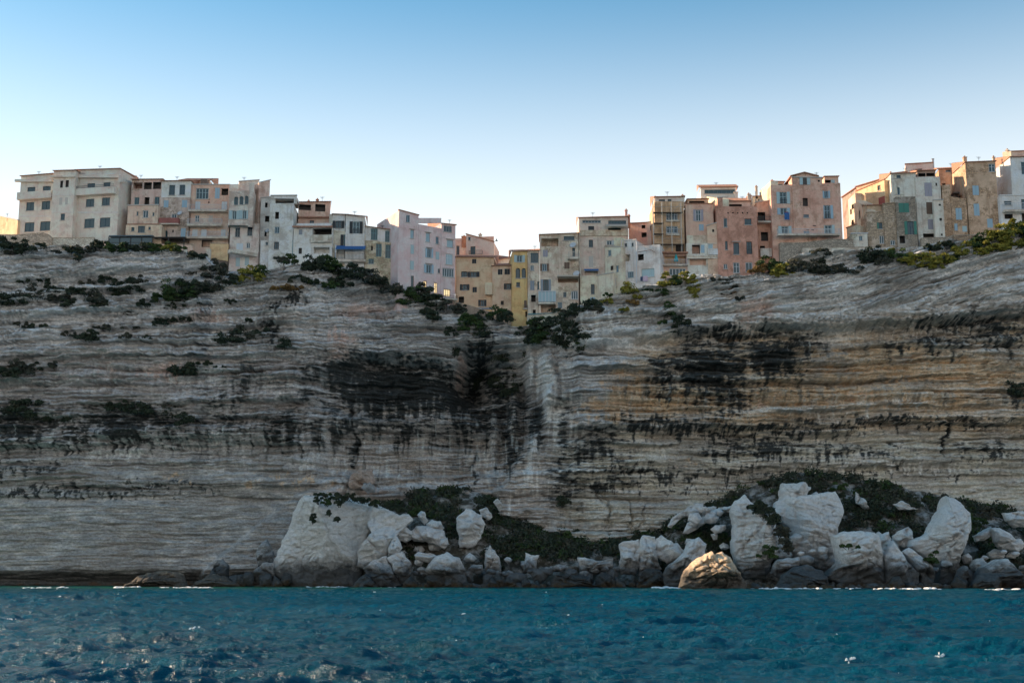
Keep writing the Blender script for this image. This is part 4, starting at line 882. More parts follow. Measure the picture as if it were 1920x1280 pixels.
# ---- tower with three arches
h = House('tall pinkish tower house with three arched windows in a projecting bay', 'house')
lt = P_((196, 180, 174), .7, .08); lp = P_((212, 192, 188), .5)
h.block(430, 485, 420, 419, 515, 207.2, 207.6, lp, [('k',441,427,450,444.5,dict(c='grey',rail=.9)),('k',464,425,473,442,dict(c='grey',rail=.9)),('c',443,456,456,471,dict(c='white')),('w',462,455,469,465,dict(c='white')),('c',442,483,450,499.5,dict(c='pale')),('c',459,482,467,498,dict(c='pale'))], 8)
h.block(429, 475, 358, 357, 420, 206.2, 206.5, lt, [('a',439,368.5,446.5,384.5,dict(c='teal',m=0)),('a',449,368,456.5,384,dict(c='teal',m=0)),('a',459,367,466,383,dict(c='teal',m=0)),('k',436,395,443.5,411,dict(c='pale',sh=.55,sc='pale')),('k',455,394.5,462,410.5,dict(c='pale',sh=.55,sc='pale'))], 8, extra=.2)
h.block(430, 447, 346, 345, 360, 207.4, 207.5, lp, [], 5); h.block(467, 476, 343.5, 343.5, 360, 206.3, 206.4, lt, [], 3)
h.block(447, 484, 341, 338, 420, 209.5, 210.5, lp, [], 9, 'cap'); h.block(484.5, 505, 343, 337.5, 420, 208.8, 210.2, P_((188, 156, 146), .6), [], 6, 'cap')
h.balcony(427, 475.5, 473, 479.5, None, 1.3); h.strip(428, 476, 418.5, 422.5, .25, lt, 'corbel_table', n0=.01)
# ---- grey house with roof terrace
g6 = P_((172, 174, 170), .6, .06)
h = House('grey rendered house with a dark covered roof terrace and a drain pipe', 'house')
h.block(488, 507, 372, 370, 455, 208.2, 208.2, P_((156, 156, 156), .5), [('d',497,380,501.5,389,{}),('d',497,405,505,416,{}),('d',496,431,500,443,{})], 7, 'cap'); h.dish(502, 433, .4)
h.block(504.5, 549, 381, 381, 495, 206.4, 206.6, g6, [('d',516,397.5,523,410.5,{}),('w',515,425,524,437.5,dict(c='blue')),('k',514,453.5,523,467.5,dict(c='black'))], 7)
h.block(508, 556, 367.5, 367, 372, 207.4, 207.6, P_((186, 186, 182), .4), [], 6, 'cap', extra=.0)
h.block(508, 516, 372.2, 372.2, 381, 207.5, 207.5, g6, [], .6, extra=0); h.block(551, 556, 372.2, 372.2, 382, 207.6, 207.6, g6, [], .6, extra=0); h.block(516, 551, 372.2, 372.2, 381, 211, 211, P_((70, 66, 64), .4), [], .4, extra=0)
h.block(488, 505, 451, 451, 500, 206.9, 206.9, P_((178, 176, 174), .4), [('w',497.5,453,503,460,dict(c='white',m=0))], 4)
h.pipe([(549, 451), (549, 515)], .09, FR['teal'], n=.2)
# ---- low house with loggia
h = House('low grey house with a tiled edge, a balustraded balcony and a recessed porch', 'house')
h.block(549.5, 586, 428, 427, 500, 206.6, 206.4, P_((184, 182, 176), .5, .06), [('c',560,430,567,440,dict(c='grey')),('d',560,465,566,476,dict(dp=.4))], 6)
h.block(584, 623, 427.5, 427, 498, 206.3, 206.1, P_((192, 192, 188), .4), [('d',586,428.5,622,441.5,dict(dp=2.2)),('l',588,463,618,475.5,dict(dp=1.2))], 6); h.balcony(584.5, 623, 453, 455, 441.5, .5, None, P_((188, 182, 170), .9))
h.strip(549, 624, 424.5, 427.2, .45, TILE, 'tile_course', n0=.01)
h.block(556, 622, 419, 418, 424, 207.5, 207.5, P_((206, 204, 202), .3), [], 1, extra=.3)
# ---- reddish house behind
h = House('reddish roof-terrace house set back, with two dark openings under a tiled eave', 'house')
h.block(559, 619, 379.5, 378.5, 424, 211.5, 212.4, P_((190, 150, 134), .4), [('d',560.5,383.5,583,394,{}),('d',591,383,610,396.5,{}),('k',580.5,413,589,419.5,dict(c='brown'))], 8, 'tile')
h.strip(559, 617, 407, 409.5, .5, TILE, 'tile_course'); h.chimney(577, 581, 374, 380); h.chimney(593, 598, 371, 380, mat=TILE)
h.block(617, 624, 402, 401, 424, 209.5, 208.0, P_((225, 205, 190), .3), [], 3)
# ---- white pair with the blue awning restaurant
w9 = P_((196, 194, 190), .35); 
h = House('white two-bay house with dark shutters above a blue awning terrace', 'house')
h.block(623.5, 647, 402, 403, 430, 207.2, 207.3, w9, [('s',623.6,414,645.5,428,dict(c='black',sc='black'))], 6, 'tile')
h.block(648, 684, 403, 407, 439, 206.6, 206.8, w9, [('s',655.5,415.5,680,438,dict(c='pale',sc='black',rail=.8))], 7, 'tile')
h.block(623, 684.5, 430.5, 439.2, 500, 206.8, 207.0, P_((194, 180, 164), .5, .1), [('s',638.5,440,663,462,dict(c='teal',sc='black')),('d',672.5,447,677,454.5,{}),('l',632,466,684,489,dict(dp=1.6))], 6)
h.awning(631, 686, 460.5, 471, 1.3, BLUE); h.balcony(628, 686, 489, 493.5, 478, 1.3, None, None, IRON)
h.pipe([(630.5, 462), (630.5, 490)], .12, WRAIL, n=1.1)
# ---- teal windows
h = House('white topped house with two teal gridded windows over old brown stonework', 'house')
h.block(684.5, 744, 424.5, 433, 452, 207.4, 208.6, P_((204, 210, 210), .25), [('w',695.5,428.5,708,450,dict(c='teal',m=2,t=True)),('w',722,433,734,454,dict(c='teal',m=2,t=True))], 6, 'flat', extra=1.2)
h.block(684.5, 746, 450.5, 456, 545, 207.0, 208.0, P_((188, 170, 150), .6, .45), [('d',695.5,461,699,470,dict(dp=.4)),('k',705,457,715.5,481,dict(c='teal')),('k',722.5,459,733,484,dict(c='teal')),('k',691,485,701,494.5,dict(c='teal'))], 5)
# ---- big pink house
pk = P_((224, 192, 198), .15); sw_ = dict(c='blue'); hw = dict(c='blue', hood=1, cu=1)
h = House('big plain lilac-pink apartment house with many small windows and a sunlit left wall', 'building', 'apartment_building')
h.block(747, 784, 394, 404, 548, 204.8, 206.4, pk, [('w',761.5,403.5,768.5,417,sw_),('w',769.5,431,776,447,hw),('c',770,459,776,476,dict(c='pale')),('c',769,489,776,505.5,dict(c='pale')),('k',770.5,517,776,538,dict(c='brown',m=0))], 10, 'cap', TILE)
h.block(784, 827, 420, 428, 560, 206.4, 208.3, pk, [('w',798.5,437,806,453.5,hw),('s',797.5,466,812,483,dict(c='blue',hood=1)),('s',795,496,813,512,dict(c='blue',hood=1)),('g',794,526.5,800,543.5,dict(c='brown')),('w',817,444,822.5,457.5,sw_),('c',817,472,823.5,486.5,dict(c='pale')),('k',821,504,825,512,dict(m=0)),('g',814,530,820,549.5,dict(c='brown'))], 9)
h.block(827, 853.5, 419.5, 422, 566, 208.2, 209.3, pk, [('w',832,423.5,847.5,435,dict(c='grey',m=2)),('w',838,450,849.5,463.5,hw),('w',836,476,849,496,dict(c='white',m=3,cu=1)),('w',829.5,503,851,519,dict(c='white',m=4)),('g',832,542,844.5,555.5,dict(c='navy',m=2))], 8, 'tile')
h.strip(784, 827, 409, 418.5, .1, pk, 'pergola_beam', n0=-.15); h.balcony(830, 853, 561.5, 564, 556, 1.2)
f_ = h.f; h.block(801, 812, 536.5, 537, 543, 206.7, 207.1, P_((214, 212, 212), .2), [('k',803,538,807,542,dict(m=0))], .5, extra=0)
# ---- tan house
tn = P_((214, 168, 134), .25)
h = House('tan house with long dark shuttered windows and a tiled eave, lowest in the dip', 'house')
h.block(853.8, 926, 482, 483, 580, 209.8, 209.2, tn, [('c',885,485.5,893,494,dict(c='black')),('k',864.5,509,876,519,dict(c='black')),('s',876.5,509.5,899,519.5,dict(c='black')),('s',862.5,533,880,544,dict(c='black')),('c',886,538,894,548,dict(c='black')),('s',897,562,912,574,dict(c='black')),('d',860,556,870,568,{})], 9, 'tile', extra=2.)
h.strip(876, 924, 577, 580, .2, FR['grey'], 'string_course'); h.strip(910.5, 924, 532, 554, .9, P_((198, 172, 146), .3), 'closet_bay'); h.block(876, 924, 580.4, 580.8, 592, 209.5, 209.0, P_((196, 150, 100), .5), [], 3, extra=1.2)
h = House('pale pink house set back above the tan one, with roof pots and a small balcony', 'house')
h.block(853, 874, 447, 446.5, 483, 218, 218, P_((230, 198, 190), .2), [('k',855.5,460.5,861.5,478,dict(c='grey'))], 6); h.block(874, 926, 439, 454, 484, 217, 216.4, P_((234, 200, 192), .2), [('k',882,462,891.5,478,dict(c='black')),('k',878,444.5,882,450.5,dict(m=0))], 7, 'cap', TILE)
h.balcony(880, 905, 479, 480, 471, .8); h.chimney(895, 900.5, 436.5, 448, 1.5); h.chimney(904, 907, 444, 452, 1.0); h.chimney(911, 914, 445, 453, 1.); h.chimney(864, 872, 440, 449, .8, TILE)
# ---- narrow tan house and behind
h = House('narrow beige house with paired dark shutters, between the tan and the yellow houses', 'house')
h.block(923, 961, 499, 498, 592, 208.8, 208.4, P_((212, 174, 148), .3), [('c',933.5,504.5,942,515,dict(c='black')),('c',946,504,956,514.5,dict(c='black')),('s',945,531.5,960,542.5,dict(c='black')),('d',939,564,944.5,571.5,dict(dp=.4))], 8, 'tile')
h = House('low white house with a sunlit sloping tile roof, glimpsed in the dip', 'house')
h.block(928, 958, 489, 483, 500, 219, 221, P_((232, 214, 204), .2), [], 5, 'tile')
# ---- yellow house
h = House('tall slim mustard-yellow house with two arched windows', 'house')
h.block(960.5, 989, 472, 471, 616, 206.4, 206.6, P_((218, 172, 104), .35), [('s',964,478.5,984,491.5,dict(c='pale',sc='pale')),('a',967,502.5,975.5,521.5,dict(c='black',m=0)),('a',978,502.5,986,521,dict(c='black',m=0)),('k',968,529,975,538,dict(c='black')),('c',982.5,563,988,578.5,dict(c='brown')),('d',985,583.5,988.5,594,{})], 8, 'tile', extra=1.2)
h.balcony(980, 988.8, 578.5, 580.5, 573, .5)
# ---- old stone house with glazed bay
s16 = P_((192, 170, 156), .65, .25)
h = House('tall crumbling grey-beige house with a glazed balcony box and a satellite dish', 'house')
h.block(989.5, 1012, 471, 470, 616, 206.4, 206.4, s16, [('k',995,474,1009.5,492.5,dict(c='navy')),('w',994.5,497,1001,507,dict(c='white')),('c',994,526,1002,544,dict(c='grey')),('k',1007.5,527.5,1011.5,543,dict(m=0)),('d',996,553,1004.5,566,{}),('d',999,580.5,1004.5,589,{})], 8, 'tile')
h.block(1012.2, 1085, 440.5, 437.5, 606, 206.2, 206.0, s16, [('l',1015,447,1047,462,dict(dp=1.5)),('w',1057,443,1077,450.5,dict(c='navy',m=2)),('c',1018,468.5,1027,481.5,dict(c='mauve')),('s',1013,494.5,1029,508,dict(c='blue',sc='brown')),('k',1073,465,1078.5,483,dict(m=0)),('c',1058,491.5,1068,504,dict(c='brown')),('s',1014,524,1033,545,dict(c='black',sc='grey')),('l',1046,521.5,1084,530,dict(dp=1.6)),('k',1056,547.5,1062,557,dict(c='navy')),('k',1071,545,1084,561,dict(c='white',m=2)),('w',1046,566.5,1054,578,dict(c='blue')),('l',1014,571,1042,587,dict(dp=1.0))], 9, 'flat')
h.balcony(1065, 1084.6, 484.5, 488, 474.5, 1.1, None, None, FR['cream']); h.strip(1045, 1085, 518.5, 521, 1.2, SAND, 'sunshade'); h.dish(1074, 460, .55); h.dish(1080.5, 513.5, .55)
b = h.balcony(1009.5, 1042, 568.5, 572, None, 1.1)
q = MB(); f = h.f; a0, z0 = f.sz(1010, 568); a1, z1 = f.sz(1042, 549); f.box(q, a0, a1, z0 + .01, z1, .01, 1.05); h.put(q, 'glazed_box', CURT, b)
q = MB()
for i in range(6): c = a0 + (a1 - a0) * i / 5; f.box(q, c - .05, c + .05, z0 + .01, z1 + .06, 1.052, 1.10)
f.box(q, a0, a1, z1 + .003, z1 + .12, .01, 1.12); h.put(q, 'glazed_box_frame', WRAIL, b)
h.pipe([(989.5, 590), (1030, 588.5), (1064, 583)], .13, FR['teal'], n=.35)
# ---- tall cream pink house
c17 = P_((220, 190, 178), .4)
h = House('tall cream house with long strip windows under the roof and a stained parapet', 'house')
h.block(1086, 1135, 409, 407.5, 520, 207.0, 207.0, c17, [('k',1092,412.8,1126.5,418,dict(c='grey',m=5)),('D',1103,424,1114,437,dict(c='black')),('k',1104,449.5,1112,463.5,dict(c='black')),('c',1104,480,1112.5,501.5,dict(c='cream'))], 9, 'tile')
h.block(1135.2, 1178.5, 407.5, 406.5, 520, 207.0, 207.0, c17, [('w',1140.5,413.5,1174,420.5,dict(c='navy',m=5)),('d',1140,428,1164,436.5,{}),('s',1133,451,1152,461,dict(c='white',side='R')),('d',1126,503,1135,512,{})], 9, 'tile')
h.awning(1136, 1176, 421, 428, 1.1, SAND); h.strip(1086, 1178, 432, 442.5, .2, P_((200, 178, 158), .95), 'parapet'); h.strip(1134, 1152, 461.5, 463.5, .9, CONC, 'balcony')
h.chimney(1173.5, 1178, 391, 410, 1.5, P_((214, 150, 140), .2)); h.chimney(1180, 1184, 401, 412, 2.5, TILE)
h.block(1088, 1122, 517, 515, 575, 206.2, 206.0, P_((200, 184, 164), .6), [('k',1108,532.5,1115,551.5,dict(c='black')),('c',1107,557,1116,571,dict(c='blue'))], 4)
h.block(1094, 1123, 503.5, 503.5, 517, 206.6, 206.6, c17, [('d',1096,509,1121,516.5,{})], 2, extra=0); h.awning(1095, 1122, 504, 509.5, .8, BLUE)
h.pipe([(1086, 437), (1086, 500), (1093, 540), (1098, 560)], .12, CONC, n=.2)
# ---- sunlit white houses
lw = P_((222, 206, 188), .45)
h = House('ragged white house turned to the sun with peeling plaster and a small lean-to terrace', 'house')
h.block(1120, 1150, 517, 512, 562, 206.0, 204.4, lw, [], 5, 'cap'); h.block(1135, 1166, 463, 463.5, 560, 206.7, 204.5, lw, [('k',1140,469,1146,480,dict(c='blue')),('d',1145,498.5,1150,506.5,dict(dp=.3)),('w',1155,497.5,1160,510,dict(c='blue'))], 6, 'cap'); h.block(1151, 1167, 446, 445.5, 466, 206.4, 205.2, P_((206, 196, 170), .8), [], 4)
h.balcony(1128, 1162, 541, 544, 526, 1.2, None, None, WRAIL, br=0)
w19 = P_((220, 212, 212), .3)
h = House('white cube house with a grey gutter pipe and a big ground floor window', 'house')
h.block(1166.5, 1193, 452, 450, 545, 205.6, 204.4, w19, [('k',1171.5,456,1175.5,463,dict(m=0)),('k',1184,455,1188,462,dict(m=0)),('l',1170,477,1182,490,dict(dp=1.0)),('w',1176.5,509,1188,521,dict(c='blue',m=2))], 6, 'cap', cap=w19)
h.block(1193.2, 1238, 461.5, 458, 540, 204.3, 203.0, w19, [('d',1196.5,476.5,1207,488,{}),('w',1203,503.5,1227,519.5,dict(c='pale',m=2,cu=1))], 6)
h.pipe([(1166, 450), (1166, 560)], .1, FR['grey'], n=.25); h.pipe([(1194.5, 453), (1194.5, 475), (1194, 530)], .1, WRAIL, n=.2); h.pipe([(1197, 474), (1222, 470), (1230, 475)], .05, FR['brown'], n=.5)
h = House('salmon pink house set back above the white cube house', 'house')
h.block(1179, 1213, 419.5, 418, 470, 213, 212, P_((232, 184, 176), .2), [('d',1203,422,1210,428.5,{}),('d',1203,436,1212.5,444.5,{})], 7, 'cap', TILE); h.block(1213.2, 1228, 418, 414.5, 470, 212, 211.5, P_((226, 194, 186), .2), [('k',1219,423,1225,432,dict(c='brown'))], 6, 'cap')
# ---- scaffolded house
h = House('ochre house wrapped in scaffolding with a brown boarded top', 'house')
o21 = P_((158, 132, 102), .6)
h.block(1228, 1283, 379, 378.5, 476, 206.2, 206.2, o21, [('w',1249,399,1270.5,415,dict(c='white',m=3)),('w',1249,424,1271,437,dict(c='white',m=2)),('d',1267,457.5,1282,472,{})], 8)
h.block(1228, 1283, 370, 369, 379, 206.8, 206.8, P_((224, 206, 200), .2), [('k',1235,374,1247,377.5,dict(m=1)),('k',1252,373.5,1259,377.5,dict(m=0))], 6, 'tile', extra=0)
h.strip(1228.5, 1280, 378.5, 396.5, .25, WOODP, 'timber_boarding'); h.chimney(1278, 1284, 363.5, 374, .5); h.chimney(1227, 1230, 367, 374, .3)
h.balcony(1248, 1273, 415.5, 418, 405, .9, None, None, WRAIL); h.balcony(1248, 1273, 441, 443.5, 431, .9, None, None, WRAIL)
f21 = h.f
h = House('pink terrace floor and glazed room under the scaffolded house', 'terrace house')
h.block(1238.5, 1289, 475.5, 474.5, 528, 205.4, 205.4, P_((206, 168, 156), .3), [('l',1240,479.5,1287,497.5,dict(dp=1.8)),('w',1255,503,1286,516,dict(c='white',m=4)),('d',1241,509,1251,516,dict(dp=.4))], 5); h.balcony(1239, 1289, 497.8, 500, 488, .8, None, None, WRAIL); h.strip(1238, 1289, 474, 476.5, .9, TILE, 'tile_course')
fT = h.f
# ---- pink house with terraces
p22 = P_((222, 172, 152), .25)
h = House('salmon house with open blue-grey shutters over a stained grille parapet', 'house')
h.block(1286, 1338, 383, 382.5, 450, 206.3, 206.0, p22, [('s',1300,393,1318.5,414.5,dict(c='white',sc='mauve')),('c',1310.5,420.5,1319.5,432.5,dict(c='blue'))], 8, 'cap', TILE)
h.block(1289, 1328, 374, 373, 383, 209, 209, P_((205, 165, 140), .3), [('d',1292,377,1321,382.5,{})], 4, 'flat', extra=0)
h.block(1326, 1345, 424, 418, 458, 205.4, 205.0, P_((216, 172, 148), .45), [('d',1335.5,430,1339,435,dict(dp=.3))], 4, 'cap')
h.block(1288, 1330, 441, 441, 456, 205.5, 205.4, P_((190, 172, 156), .9), [('d',1311,438.5,1320,440.5,{})], 2, extra=0)
h.block(1287, 1349, 456.2, 455.6, 482, 205.2, 205.0, P_((198, 188, 178), .4), [('d',1297.5,459,1312.5,476,{}),('c',1314,459,1321,474,dict(c='blue')),('w',1327.5,457,1345,466,dict(c='white',m=1,cu=1))], 4, extra=.2); h.strip(1327, 1346, 466.5, 478, .2, P_((214, 216, 214), .2), 'parapet')
h.block(1289, 1349, 482.5, 482, 514, 205.6, 205.4, P_((172, 168, 158), .6, .2), [('l',1293,483.5,1324,497,dict(dp=1.4)),('w',1332,485,1342,497,dict(c='navy'))], 4)
h.strip(1287, 1350, 480.5, 482.3, .5, CONC, 'floor_slab')
h = House('white villa set back with a deep red tile roof over a blue glass strip', 'house')
h.block(1314, 1380, 352, 351, 372, 214.5, 214.3, P_((232, 222, 214), .15), [('w',1321,355.5,1378,363,dict(c='navy',m=6))], 8); h.tiles(h.f, -.4, h.f.W + .4, h.zT[0], h.zT[1], 2.6, .42); h.chimney(1374, 1381, 357, 372, -1.5, P_((232, 222, 214), .2), pot=False)
h = House('tall sunlit white side wall between the salmon and the brown houses', 'house')
h.block(1322, 1346, 366, 371, 470, 216, 206.8, P_((230, 210, 186), .3), [], 2.0)
# ---- brown house
b24 = P_((158, 116, 100), .55, .05)
h = House('square brown house with cracked render and white edged windows', 'house')
h.block(1345.5, 1421, 387, 387, 520, 204.8, 204.9, b24, [('w',1357,409,1363.5,426,dict(c='blue',m=0)),('w',1396,410,1409,421.5,dict(c='navy')),('w',1359.5,452,1364.5,468.5,dict(c='navy',m=0)),('k',1375,455,1386,477,dict(c='navy',hood=1)),('k',1399.5,453,1410,476.5,dict(c='black',rail=.9)),('w',1357,494.5,1364,504,dict(c='white')),('w',1375,492,1387,511.5,dict(c='white')),('w',1398,491.5,1411,510,dict(c='white'))] + [('d',1364+k*9,398,1366.5+k*9,400.5,dict(dp=.4)) for k in range(5)], 8)
h.block(1345.5, 1355, 371.5, 371, 387.2, 204.9, 204.9, b24, [], 3, 'cap', extra=0)
h.block(1356, 1406, 378, 377.5, 388, 207.5, 207.5, P_((222, 176, 160), .2), [('d',1361,383,1391,387,{})], 4, extra=0); h.tiles(h.f, -.2, h.f.W + .2, h.zT[0], h.zT[1], 4.5, .38)
h.balcony(1395.5, 1411, 432.5, 434, 421.5, .7, WRAIL, P_((214, 222, 230), .1)); h.pipe([(1349, 470), (1349, 410), (1353, 405)], .1, CONC, n=.2); h.chimney(1403, 1407, 361, 378, .5, pot=True); h.chimney(1408, 1411, 363, 378, 1.5)
# ---- recessed house
h = House('narrow recessed brown house with an arched lower balcony, between two bigger houses', 'house')
r25 = P_((172, 128, 108), .4)
h.block(1420, 1449, 379.5, 377, 478, 207.6, 207.6, r25, [('d',1421,398,1435,417,{}),('d',1427,435,1440,452,{}),('d',1425,461,1434,467,{})], 6, 'cap'); h.balcony(1419, 1448, 417.5, 420.5, 409, 1.2, None, None, IRON); h.strip(1424, 1455, 467.5, 483, .8, P_((200, 192, 184), .5), 'parapet')
h = House('small white roof room with tiled eave set behind the recessed house', 'house')
h.block(1411, 1437, 369, 368, 384, 213, 213, P_((226, 206, 190), .2), [('k',1416,372.5,1425,380,dict(c='blue',m=0)),('d',1430,373,1432.5,375.5,dict(dp=.3))], 5, 'tile')
# ---- big brick-pink house
b26 = P_((188, 142, 126), .55, .06)
h = House('big brick-pink gabled house with blue-grey shutters and two balconies', 'house')
h.block(1447, 1487, 347, 346, 462, 205.8, 205.8, b26, [('s',1456,360,1481,382,dict(c='pale',sc='pale',rail=.8)),('s',1457.5,390,1481,402.5,dict(c='blue')),('s',1459.5,424,1484,442.5,dict(c='pale',sc='pale'))], 8)
h.block(1487.2, 1544, 333, 334, 462, 205.6, 205.6, b26, [('d',1505,371.5,1514.5,386.5,dict(dp=.6)),('w',1506.5,402,1517,408,dict(c='grey',m=3)),('d',1533.5,337.5,1537,341,dict(dp=.4)),('c',1507,433,1518,441,dict(c='grey')),('d',1524,422.5,1530,424,dict(dp=.2)),('d',1512,430.5,1517.5,432,dict(dp=.2)),('d',1521,430.5,1526.5,432,dict(dp=.2))], 9, 'cap')
f = h.f; zc = h.zT; q = MB(); a0, a1 = .15, f.W - .15; ap = f.sz(1508, 324.5)
for n0, n1 in ((-.0, -8.),):
    pts = [(a0, zc[0] + .18), (a1, zc[1] + .18), (ap[0] + .9, ap[1] - .25), (ap[0], ap[1])]
    q.face([f.p(a, z, .0) for a, z in pts]); q.face([f.p(a, z, -8) for a, z in pts][::-1])
    for i in range(4): j = (i + 1) % 4; q.face([f.p(*pts[i], -8), f.p(*pts[j], -8), f.p(*pts[j], 0), f.p(*pts[i], 0)])
h.put(q, 'gable', b26)
a0, z1 = f.sz(1505, 332); a1, z0 = f.sz(1513, 346.5)
q = MB(); f.box(q, a0, a1, z0, z1, .012, .03); wv = h.put(q, 'window', INSIDE)
q = MB(); f.box(q, a0 - .55, a0 - .02, z0, z1, .03, .08); h.put(q, 'shutter', FR['pale'], wv); q = MB(); f.box(q, a1 + .02, a1 + .55, z0, z1, .03, .08); h.put(q, 'shutter', FR['pale'], wv)
q = MB()
for sg in (-1, 1): q.hexa([f.p(ap[0], ap[1] + .02, .25), f.p(ap[0] + sg * 2.4, ap[1] - .62, .25), f.p(ap[0] + sg * 2.4, ap[1] - .62, -8.1), f.p(ap[0], ap[1] + .02, -8.1), f.p(ap[0], ap[1] + .18, .25), f.p(ap[0] + sg * 2.4, ap[1] - .46, .25), f.p(ap[0] + sg * 2.4, ap[1] - .46, -8.1), f.p(ap[0], ap[1] + .18, -8.1)])
h.put(q, 'roof', TILE)
h.block(1544.2, 1578, 344, 343, 462, 205.8, 205.7, b26, [('s',1542,358,1556,371.5,dict(c='blue')),('s',1540.5,385,1562,410,dict(c='blue',rail=.8)),('s',1541,422,1565,441.5,dict(c='pale',sc='pale'))], 8)
h.block(1546, 1572, 331.5, 331, 344, 208, 208, P_((214, 170, 152), .3), [('d',1547,337.5,1557.5,343,{}),('c',1558,337,1565,343,dict(c='pale'))], 5, 'flat', extra=0); h.strip(1487.5, 1543.5, 419, 421, .15, P_((220, 205, 200), .3), 'string_course')
f = Fac(1447, 1578, 420, 205.8, 205.7)
h.balcony(1456.5, 1488, 411.5, 414.5, 402.5, 1.0, None, None, WRAIL); h.balcony(1456, 1572, 441.5, 444.5, 432, 1.2, None, None, WRAIL, f=Fac(1447, 1578, 420, 205.4, 205.4))
h.block(1450, 1470, 341, 341.5, 348, 209, 209, P_((232, 200, 186), .2), [('d',1457,345,1468,347.5,{})], 3, 'flat', extra=0); h.chimney(1446, 1451, 336, 350, .2, b26); h.chimney(1425, 1429, 347, 362, 4)
h.block(1425, 1447, 357, 338, 420, 214, 206.2, P_((236, 216, 196), .2), [], 1.2)
# ---- street gap and sunlit gable
h = House('long brown house in the shadowed street gap, with a lit skylight', 'house')
h.block(1581, 1608, 368, 350, 455, 232, 222, P_((120, 100, 92), .5), [('k',1594,357,1601,362,dict(c='grey',m=0))], 10); h.tiles(h.f, -.3, h.f.W + .3, h.zT[0], h.zT[1], 3, .3)
h.block(1607, 1650, 350, 337, 400, 221, 217, P_((170, 132, 112), .4), [], 6, 'tile')
h = House('orange sunlit gable house with a red door on its terrace', 'house')
h.block(1592, 1606, 374, 360, 455, 214.5, 212, P_((190, 170, 156), .4), [('d',1597,383,1601,392,dict(dp=.3)),('d',1594,392,1597,402,dict(dp=.3)),('d',1597,412,1601,421,dict(dp=.3))], 2)
h.block(1605.5, 1660, 359, 336, 400, 213.5, 207.2, P_((216, 172, 132), .3), [('w',1645,347.5,1651,357,dict(c='brown')),('D',1647,369,1659.5,384,dict(c='red'))], 3, 'cap', TILE)
h.block(1606, 1626, 374, 393, 442, 211.5, 206.6, P_((232, 216, 196), .3), [('k',1610,394,1613,410,dict(m=0))], 3); h.block(1618, 1653, 386, 385, 402, 207.4, 206.4, P_((170, 146, 124), .5), [], 4, 'tile', extra=.5)
# ---- grey stone houses
st = P_((152, 140, 126), .5, .55)
h = House('rough grey stone house with green shutters and two small white windows below', 'house')
h.block(1627, 1658, 399, 398, 468, 205.8, 205.8, st, [('s',1644.5,417.5,1657.9,429,dict(c='navy',sc='green',side='L',sh=.5)),('w',1649,441.5,1657.8,456.5,dict(c='white'))], 6, 'cap', cap=st)
h.block(1658.2, 1681.5, 383, 381, 468, 205.6, 205.6, st, [('w',1669.5,450,1678.5,459.5,dict(c='white'))], 6, 'cap', cap=st)
h = House('small low stone outbuilding with a flat white coping and one blue window', 'house')
h.block(1597, 1627, 438.5, 438, 470, 204.8, 204.8, P_((170, 164, 156), .5, .3), [('w',1611,442.5,1617,451,dict(c='blue'))], 5, 'cap', cap=WRAIL)
h.block(1588, 1606, 428, 421, 452, 208, 206.4, P_((220, 204, 184), .3), [], 2, 'cap', TILE)
h = House('white over grey stone house with a small blue arched window and green shutters', 'house')
h.block(1661, 1671, 332, 326, 385, 210.6, 206.4, P_((238, 224, 204), .2), [], 1)
h.block(1671, 1718, 326.5, 324.5, 372, 206.2, 206.2, P_((196, 190, 180), .5, .08), [('w',1676,328,1689,334.5,dict(c='navy',m=1)),('a',1678,350.5,1688,365,dict(c='blue'))], 8, 'tile')
h.block(1681.8, 1719, 369, 368.5, 468, 205.2, 205.2, P_((128, 124, 118), .5, .45), [('c',1685,380.5,1704.5,398.5,dict(c='green')),('s',1696,415,1718.8,439.5,dict(c='navy',sc='green')),('d',1687,442,1697,456,{})], 5)
h.chimney(1675, 1680, 321, 330, 2); h.block(1652, 1676, 332, 325.5, 345, 214, 212, P_((200, 160, 130), .3), [], 4, 'tile', extra=0)
# ---- tall house with closed shutters
h = House('tall pale house with one big closed mauve shutter, two balconies and a narrow privy tower', 'house')
p31 = P_((200, 190, 182), .5)
h.block(1719, 1766, 332, 331, 452, 206.0, 206.0, p31, [('c',1733.5,342.5,1747.5,368,dict(c='mauve')),('d',1754,343,1757,348.5,dict(dp=.3)),('D',1737,379,1750,401.5,dict(c='brown')),('c',1740,411,1752,430,dict(c='mauve')),('d',1731,438,1752,446,{})], 8)
h.block(1720, 1754, 321, 319.5, 332, 208.4, 208.2, P_((120, 104, 94), .4), [('d',1722,325,1735,331,{}),('d',1737,324.5,1752,330.5,{})], 4, 'tile', extra=0)
h.balcony(1724, 1755.5, 403.5, 406.5, 391.5, 1.0, None, None, WRAIL); h.balcony(1725, 1757, 431, 434, 420, 1.0, None, None, WRAIL)
h.block(1752.5, 1770.5, 376, 375, 452, 204.6, 204.4, P_((212, 198, 188), .35), [('d',1760,382.5,1764,386,dict(dp=.3)),('d',1761.5,409,1766,414,dict(dp=.3)),('d',1764,438,1767.5,442,dict(dp=.3))], 1.4, 'cap')
h = House('plain pink house box set back on the skyline with a thin chimney', 'house')
h.block(1698, 1750, 308.5, 305.5, 330, 216.5, 215.4, P_((232, 200, 194), .15), [('k',1716,316.5,1729,320,dict(c='brown',m=0))], 6, 'cap', TILE); h.chimney(1747.5, 1750, 295, 315, .5, WRAIL, pot=False)
h = House('brown house with a red tile roof behind the collapsed terrace', 'house')
h.block(1762, 1806, 317.5, 315.5, 395, 212.5, 212, P_((176, 138, 112), .6, .1), [('k',1773,318.5,1783,322.5,dict(c='grey',m=0)),('d',1767,344,1773,352,{})], 6); h.tiles(h.f, -.3, h.f.W + .3, h.zT[0], h.zT[1], 2.4, .35)
